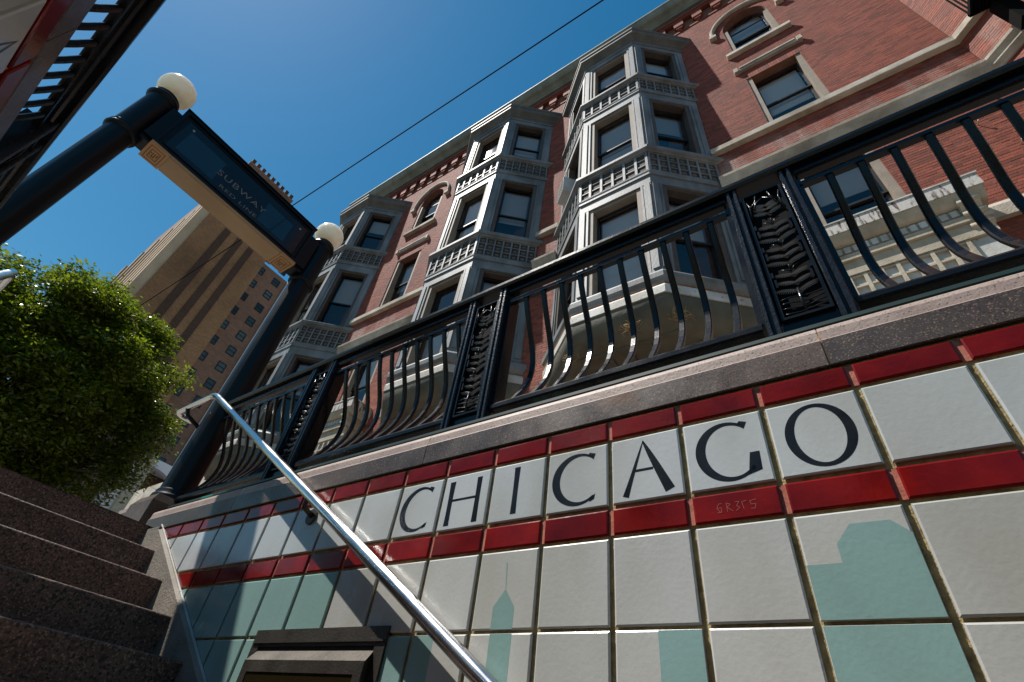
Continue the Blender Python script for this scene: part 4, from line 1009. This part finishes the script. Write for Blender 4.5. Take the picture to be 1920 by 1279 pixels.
# bird nests under the nearest bay and air conditioner
def nest(x, y, z, r, label):
    w = MB()
    for k in range(90):
        a = random.uniform(0, 6.28); l = random.uniform(.2, .55)*r; p = Vector((x+random.gauss(0, r*.42), y+random.gauss(0, r*.3), z+random.gauss(0, r*.22)))
        d = Vector((math.cos(a), math.sin(a), random.gauss(-.1, .5))).normalized()*l; e = Vector((random.gauss(0, .1), random.gauss(0, .1), random.gauss(-.1, .1)))
        w.sweep([p-d, p+e, p+d], [(-.012, -.01), (.012, -.01), (0, .014)])
    tag(obj('bird_nest', w, M['straw'], None, org=(x, y, z)), label, 'nest', 'nests under the bay window')
nest(-6.6, 17.0, 22.4, .75, 'straw nest under the left end of the nearest bay window')
nest(-1.9, 16.0, 22.35, .6, 'small straw nest under the middle of the nearest bay window')
nest(.9, 16.5, 22.5, .8, 'wide straw nest under the right corner of the nearest bay window')
ac = thing('air_conditioner', 'boxy white air conditioner sticking out of the nearest bay', 'air conditioner', (-8.2, 16.9, 43.9))
fcA = Face(-10.39, YF, HS-HB, -DB)
b = MB(); fcA.box(b, 2.3, 4.1, -.4, 1.15, 43.9, 46.2); obj('shell', b, M['ac_white'], ac)
b = MB()
for k in range(9): fcA.box(b, 2.4, 4.0, 1.151, 1.18, 44.1+k*.22, 44.2+k*.22)
obj('vent_slat', b, M['zinc'], ac)

# ---- entrance porticos
def portico(c):
    b = MB(); hw = 4.45; y1 = YF+.02
    cream = MB()
    def bx(m, h, dep, z0, z1): m.box(c-h, c+h, YF-dep, y1, z0, z1)
    fa = MB(); bx(fa, hw, 2.5, 25.55, 26.45); p = obj('portico', fa, M['fascia_streak'], bd, org=(c, YF, Z0))
    top = MB(); bx(top, hw+.06, 2.56, 26.46, 26.56); obj('coping', top, M['terracotta'], p)
    m = MB(); m.prism([(YF-2.44, 25.54), (YF-2.3, 25.2), (YF-2.1, 24.95), (YF-1.95, 24.9), (YF, 24.9), (YF, 25.54)], c-hw+.1, c+hw-.1, axis=0); bx(m, hw-.45, 1.85, 24.2, 24.88); bx(m, hw-.35, 1.98, 23.75, 24.18); bx(m, hw-.5, 1.8, 22.75, 23.74)
    obj('entablature', m, M['terracotta_tan'], p)
    m = MB()
    for k in range(18): x = c-hw+.75+k*(2*hw-1.5)/17; m.box(x-.15, x+.15, YF-2.0, YF-1.85, 24.3, 24.75)
    obj('dentil', m, M['terracotta'], p)
    # coffered frieze
    m = MB(); bx(m, hw-.55, 1.6, 20.95, 22.73); obj('frieze_back', m, M['terracotta'], p)
    m = MB(); n = 9
    x0, x1 = c-hw+.55, c+hw-1.8
    for k in range(n+1): x = x0+(x1-x0)*k/n; m.box(x-.09, x+.09, YF-1.75, YF-1.6, 20.97, 22.72)
    for z in (21.0, 21.85, 22.62):
        for k in range(n): a = x0+(x1-x0)*k/n+.09; m.box(a, a+(x1-x0)/n-.18, YF-1.73, YF-1.6, z-.06, z+.06)
    obj('coffer_grid', m, M['terracotta_tan'], p)
    m = MB(); bx(m, hw-.35, 1.95, 20.5, 20.93); obj('ledge', m, M['terracotta'], p)
    m = MB(); bx(m, hw-.5, 1.7, 19.8, 20.48)
    obj('lower_band', m, M['terracotta_tan'], p)
    for k in range(14):
        x = c-hw+.9+k*.6; e = MB(); V = []; 
        e.tube([(x+.22*math.cos(t), YF-1.78, 20.32-.36*abs(math.sin(t))) for t in [math.pi*j/8 for j in range(9)]], .05, 6); e.box(x-.33, x-.27, YF-1.80, YF-1.7, 20.0, 20.45); obj('egg_ornament', e, M['terracotta'], p)
    for sx in (-1, 1):   # scrolled consoles
        x = c+sx*(hw-.9); m = MB(); path = []
        m.prism([(YF-2.35, 25.5), (YF-2.3, 24.9), (YF-1.9, 24.2), (YF-1.85, 23.4), (YF-1.35, 22.6), (YF-.2, 22.3), (YF, 22.3), (YF, 25.5)], x-.42, x+.42, axis=0)
        for k in range(3): m.tube([(x-.46, YF-2.15+.2*k, 24.95-.75*k), (x+.46, YF-2.15+.2*k, 24.95-.75*k)], .2, 10)
        obj('console', m, M['terracotta_tan'], p)
    m = MB(); m.box(c-hw+.3, c-hw+1.6, YF-1.5, y1, Z0, 19.78); m.box(c+hw-1.6, c+hw-.3, YF-1.5, y1, Z0, 19.78); m.prism([(c+hw-.6, 22.3), (c+hw-.6, 19.8), (c+hw-1.7, 19.8), (c+hw-1.7, 22.3)], YF-1.62, YF, axis=1) ; obj('pier', m, M['terracotta'], p)
    m = MB(); m.box(c-hw+1.6, c+hw-1.6, YF-.4, YF, Z0, 19.78); obj('doorway', m, M['interior'], p)
for c in WINC: portico(c)
# iron anchors on the brick
for x, z in ((19.6, 33.4), (20.9, 35.9), (20.3, 30.3), (22.0, 33.0)):
    b = MB(); b.tube([(x, YF, z), (x, YF-.28, z-.02)], .035, 6); b.tube([(x, YF-.28, z-.02), (x+.05, YF-.3, z+.12)], .04, 6); obj('wall_anchor', b, M['limestone'], bd)
# stone base wing left of the brick front
an = thing('limestone_annex', 'plain tan stone wing at the left end of the brick building', 'building', (-70, YF, Z0))
b = MB(); b.box(-81.5, -59.6, YF, YF+25, Z0, 26.2); obj('wall', b, M['limestone'], an)
b = MB(); b.box(-81.7, -59.6, YF-.3, YF-.01, 22.5, 23.1); obj('string_course', b, M['granite_lip'], an)

# fire escape seen against the angled corner
fe = thing('fire_escape', 'black iron fire escape balcony cut off by the top right corner', 'fire escape', (24, 16.5, 38))
b = MB()
for k in range(14): b.box(22.3+k*.18, 22.4+k*.18, 14.2, 16.9, 41.0, 41.12)
b.box(22.2, 24.9, 14.1, 14.3, 40.95, 41.3); b.box(22.2, 24.9, 16.8, 16.95, 40.95, 41.3); b.box(22.2, 22.35, 14.1, 16.95, 40.95, 41.3); b.box(22.35, 24.8, 14.3, 16.8, 41.13, 41.2)
obj('platform', b, M['sky_void'], fe)
b = MB(); b.box(23.2, 23.9, 16.3, 17.2, 37.3, 41.0); obj('hanging_box', b, M['sky_void'], fe)
b = MB()
for k in range(9): b.box(22.22, 22.30, 14.15+k*.33, 14.22+k*.33, 41.3, 45.2)
b.box(22.2, 22.32, 14.1, 16.95, 45.2, 45.35); b.box(22.2, 24.9, 14.1, 14.22, 45.2, 45.35)
obj('guard_rail', b, M['sky_void'], fe)
b = MB(); path = [(22.15, 15.6+.55*math.cos(t)*(1-t/9), 43.5+1.4*math.sin(t)*(1-t/9)) for t in [k*.35 for k in range(20)]]; b.tube(path, .07, 6); obj('scroll', b, M['zinc'], fe)
b = MB(); b.box(24.9, 27.5, 13.0, 15.5, 36.6, 45); obj('ladder_box', b, M['sky_void'], fe)

# ================================================================== distant tower
K = 1.548
def ty(y): return -5.675+(y+5.675)*K
tw = thing('apartment_tower', 'tall tan brick tower leaning behind the tree and the sign', 'tower', (-340, 60, Z0))
XT = -313.0
b = MB(); b.box(-489, XT, ty(14.6), ty(45.6), Z0, 186*K); obj('front_slab', b, M['tower'], tw)
b = MB()
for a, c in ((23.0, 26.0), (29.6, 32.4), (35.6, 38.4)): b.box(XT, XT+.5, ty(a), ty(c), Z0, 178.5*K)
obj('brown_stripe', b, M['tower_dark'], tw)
b = MB(); b.box(-470, XT-4, ty(12.8), ty(39.6), 186*K, 225*K); b.box(-330, XT-3.5, ty(12.6), ty(39.9), 225*K, 226.6*K); ph = obj('penthouse', b, M['tower_pink'], tw)
for k in range(9): b = MB(); b.box(-330, XT-3.6, ty(13+k*3.0), ty(14.8+k*3.0), 226.62*K, 229.5*K); obj('merlon', b, M['tower_dark'], ph)
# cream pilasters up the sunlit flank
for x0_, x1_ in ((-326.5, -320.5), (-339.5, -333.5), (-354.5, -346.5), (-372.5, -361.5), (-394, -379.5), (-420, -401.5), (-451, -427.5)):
    b = MB(); b.box(x0_, x1_, ty(14.6)-.6, ty(14.6)-.01, Z0, 185*K); obj('gap_shade_strip', b, M['tower_dark'], tw)  # thin dark strips, shade between the pilasters put in as colour
pil = MB(); pil.box(-3, 3, -6.0, 0, 0, 186*K-Z0+6); pme = mesh('pilaster', pil, M['tower_sunlit'])
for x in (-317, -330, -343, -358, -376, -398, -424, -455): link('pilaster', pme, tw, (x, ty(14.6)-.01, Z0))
b = MB(); b.box(-489, XT-7, ty(45.6)+.01, ty(61.15), Z0, 181*K); rw = obj('window_wing', b, M['tower_pink'], tw)
b = MB(); b.box(XT-7, XT-5.8, ty(60.95), ty(61.2), Z0, 183*K); b.v = [(v[0], min(v[1], ty(61.2)), v[2]) for v in b.v]; obj('corner_pipe', b, M['arcade'], tw)
XW = XT-7
wf = MB()
for q in ((-2.9, 2.9, -3.5, -2.9), (-2.9, 2.9, 2.9, 3.5), (-2.9, -2.3, -2.9, 2.9), (2.3, 2.9, -2.9, 2.9), (-2.3, 2.3, -.25, .25)): wf.box(-.6, .35, q[0], q[1], q[2], q[3])
wfm = mesh('window', wf, M['sash'])
wp = MB(); wp.quad((.08, -2.3, -2.9), (.08, 2.3, -2.9), (.08, 2.3, 2.9), (.08, -2.3, 2.9)); 
tg = mat('tower_window_glass', (0.06, 0.085, 0.09), 0.15, rnd=.6, spec=.3); wpm = mesh('pane', wp, tg)
for k in range(-3, 13):
    for yy in (46.4, 56.2):
        z = (74.6+k*9.2)*K*1.0+.0
        o = link('window', wfm, rw, (XW, ty(yy)*1.0+(1.2 if yy < 50 else 0)+ (XW-XT)*.0, z)); link('pane', wpm, o, (XW, ty(yy)+(1.2 if yy < 50 else 0), z))
# podium arcade
XP = -300.0
b = MB(); b.box(-313, XP, 72.5, 140, 105.8, 109.8)
cyA, czA, RA = 84.0, 85.0, 20.8; n = 24
b.box(-313, XP, 72.5, 79.0, Z0, 105.8)
for k in range(n):
    a0, a1 = math.pi*k/n, math.pi*(k+1)/n; p0 = (cyA+RA*math.cos(a0), czA+RA*math.sin(a0)*.985); p1 = (cyA+RA*math.cos(a1), czA+RA*math.sin(a1)*.985)
    if p1[0] < 79: continue
    V = []
    for x in (XP, -304): V += [(x, p0[0], p0[1]), (x, p1[0], p1[1]), (x, p1[0], 105.8), (x, p0[0], 105.8)]
    b.add(V, [(0, 1, 2, 3), (7, 6, 5, 4), (0, 4, 5, 1)])
b.box(-304, XP, 104.8, 140, Z0, 105.8); ar = obj('arcade', b, M['arcade'], tw)
b = MB(); b.box(-312.9, -312.0, 79, 140, Z0, 105.7); obj('porch_back', b, M['tower_dark'], tw)
b = MB(); b.box(-299.9, -296, 76.5, 82.0, Z0, 105.6); b.box(-299.9, -295.5, 76, 82.5, 105.6, 107.2); obj('arcade_pier', b, M['terracotta_tan'], tw)
for k in range(6): b = MB(); b.box(-320-k*16, -312-k*16, 71.5, 72.4, Z0, 107); b.box(-321-k*16, -305-k*16, 71.0, 72.45, 107.1, 109.9); obj('arcade_pier', b, M['terracotta'], tw)

# ================================================================== tree
tr = thing('shade_tree', 'leafy green ash tree filling the left edge behind the steps', 'tree', (-43, -3.5, Z0))
C0 = np.array([-43.3, -2.4, 18.9]); RR = np.array([8.0, 9.6, 9.0])
b = MB()
def limb(p, q, r0, r1, wob=.5, n=5):
    P, Q = Vector(p), Vector(q); pts = []
    for i in range(n+1):
        t = i/n; pts.append(P.lerp(Q, t)+(Vector((random.gauss(0, wob), random.gauss(0, wob), random.gauss(0, wob*.5)))*math.sin(math.pi*t)*.5))
    k = 8; V = []
    for i, p_ in enumerate(pts):
        r = r0+(r1-r0)*i/n; t_ = (pts[min(i+1, n)]-pts[max(i-1, 0)]).normalized(); s1 = t_.orthogonal().normalized(); s2 = t_.cross(s1)
        for j in range(k): V.append(tuple(p_+s1*r*math.cos(2*math.pi*j/k)+s2*r*math.sin(2*math.pi*j/k)))
    b.smooth = True; b.add(V, [(i*k+j, i*k+(j+1) % k, (i+1)*k+(j+1) % k, (i+1)*k+j) for i in range(n) for j in range(k)]); b.smooth = False
limb((-43, -3.5, Z0), (-43.2, -3.4, 11.5), .75, .5, .2)
# clump centres on and in an uneven ellipsoid
CL = []
while len(CL) < 480:
    d = RNG.normal(size=3); d /= np.linalg.norm(d); r = RNG.uniform(.35, 1.0)**.5
    lump = 1+.07*math.sin(3.1*d[0]+5*d[2]+1)+.06*math.sin(7*d[1]-4*d[2])
    p = C0+d*RR*r*lump
    if p[2] < 9.6: continue
    CL.append(p)
for p in ((-40.5, -9.2, 24.2), (-40.2, 1.0, 26.3), (-40.0, 5.3, 23.6), (-40.5, 6.6, 19.6), (-40.0, 6.8, 14.8), (-40, 2.5, 25.7), (-40.5, -3.0, 26.6), (-40.3, 6.0, 13.8), (-41, 4.0, 12.2), (-41, 1.0, 11.6), (-40.6, 5.4, 12.6), (-41, 3.2, 11.0), (-40.5, 6.2, 16.4), (-40.3, 7.0, 18.0), (-41, -2.0, 11.2), (-41, -12.5, 23.5), (-41, -14, 21), (-41, -11, 20), (-41.5, -13, 17), (-41, -10.5, 25)): CL.append(np.array(p))
for p in CL[::4]: limb((-43.2, -3.4, random.uniform(9, 15)), tuple(p), .22, .04, .6, 4)
obj('trunk', b, M['bark'], tr)
NL = 210000
ci = RNG.integers(0, len(CL), NL); cc = np.array(CL)[ci]
dd = RNG.normal(size=(NL, 3)); dd /= np.linalg.norm(dd, axis=1)[:, None]; rad = RNG.uniform(0, 1, NL)**.45
pos = cc+dd*rad[:, None]*np.array([1.75, 1.75, 1.35])*RNG.uniform(.6, 1.15, NL)[:, None]
ax = RNG.normal(size=(NL, 3))*[1, 1, .45]+dd*[.8, .8, .2]+[0, 0, -.25]; ax /= np.linalg.norm(ax, axis=1)[:, None]
nr = RNG.normal(size=(NL, 3))*.55+[0, 0, 1]; sdv = np.cross(ax, nr); sdv /= np.linalg.norm(sdv, axis=1)[:, None]; up = np.cross(sdv, ax)
ln_ = RNG.uniform(.26, .50, NL)[:, None]; wd = ln_*RNG.uniform(.18, .25, NL)[:, None]
Vs = np.stack([pos, pos+ax*ln_*.45+sdv*wd+up*ln_*.05, pos+ax*ln_, pos+ax*ln_*.45-sdv*wd+up*ln_*.05], 1).reshape(-1, 3)
org = (-43, -3.5, Z0)
me = bpy.data.meshes.new('crown'); Vm = (Vs-np.array(org))*T
me.vertices.add(len(Vm)); me.vertices.foreach_set('co', Vm.ravel())
me.loops.add(NL*4); me.loops.foreach_set('vertex_index', np.arange(NL*4, dtype=np.int32)); me.polygons.add(NL); me.polygons.foreach_set('loop_start', np.arange(0, NL*4, 4, dtype=np.int32))
me.update(calc_edges=True); me.materials.append(M['leaf']); link('crown', me, tr, org)

# ================================================================== overhead wire
b = MB(); pts = []
for i in range(61):
    t = i/60; x = -200+260*t; pts.append((x, 1.0+4.3*t, 45+ 18*(2*t-1)**2*.0+ (2.2*((x+40)/120)**2 if x < -40 else 1.2*((x+40)/100)**2)))
b.tube(pts, .055, 6); tag(obj('overhead_wire', b, M['sky_void'], None, org=(-40, 3.5, 45)), 'thin black cable crossing the open blue sky diagonally', 'cable')

# ================================================================== building across the junction, mirrored in the sign glass
cb = thing('cream_building', 'cream stone building across the junction, mirrored in the glass of the sign', 'building', (130, 40, Z0))
b = MB(); b.box(104, 150, 12, 70, Z0, 118); b.box(104.5, 150, 34, 70, 118, 131); obj('wall', b, M['terracotta'], cb)
b = MB(); b.box(102.5, 150, 11, 33.8, 118.05, 120.5); obj('cornice', b, M['limestone'], cb)
wq = MB(); wq.box(-.5, 0, -2, 2, 0, 8); wqm = mesh('window', wq, M['dark_glass'])
for k in range(7):
    for j in range(6): link('window', wqm, cb, (104.0, 18+j*9.0, 12+k*15.0))
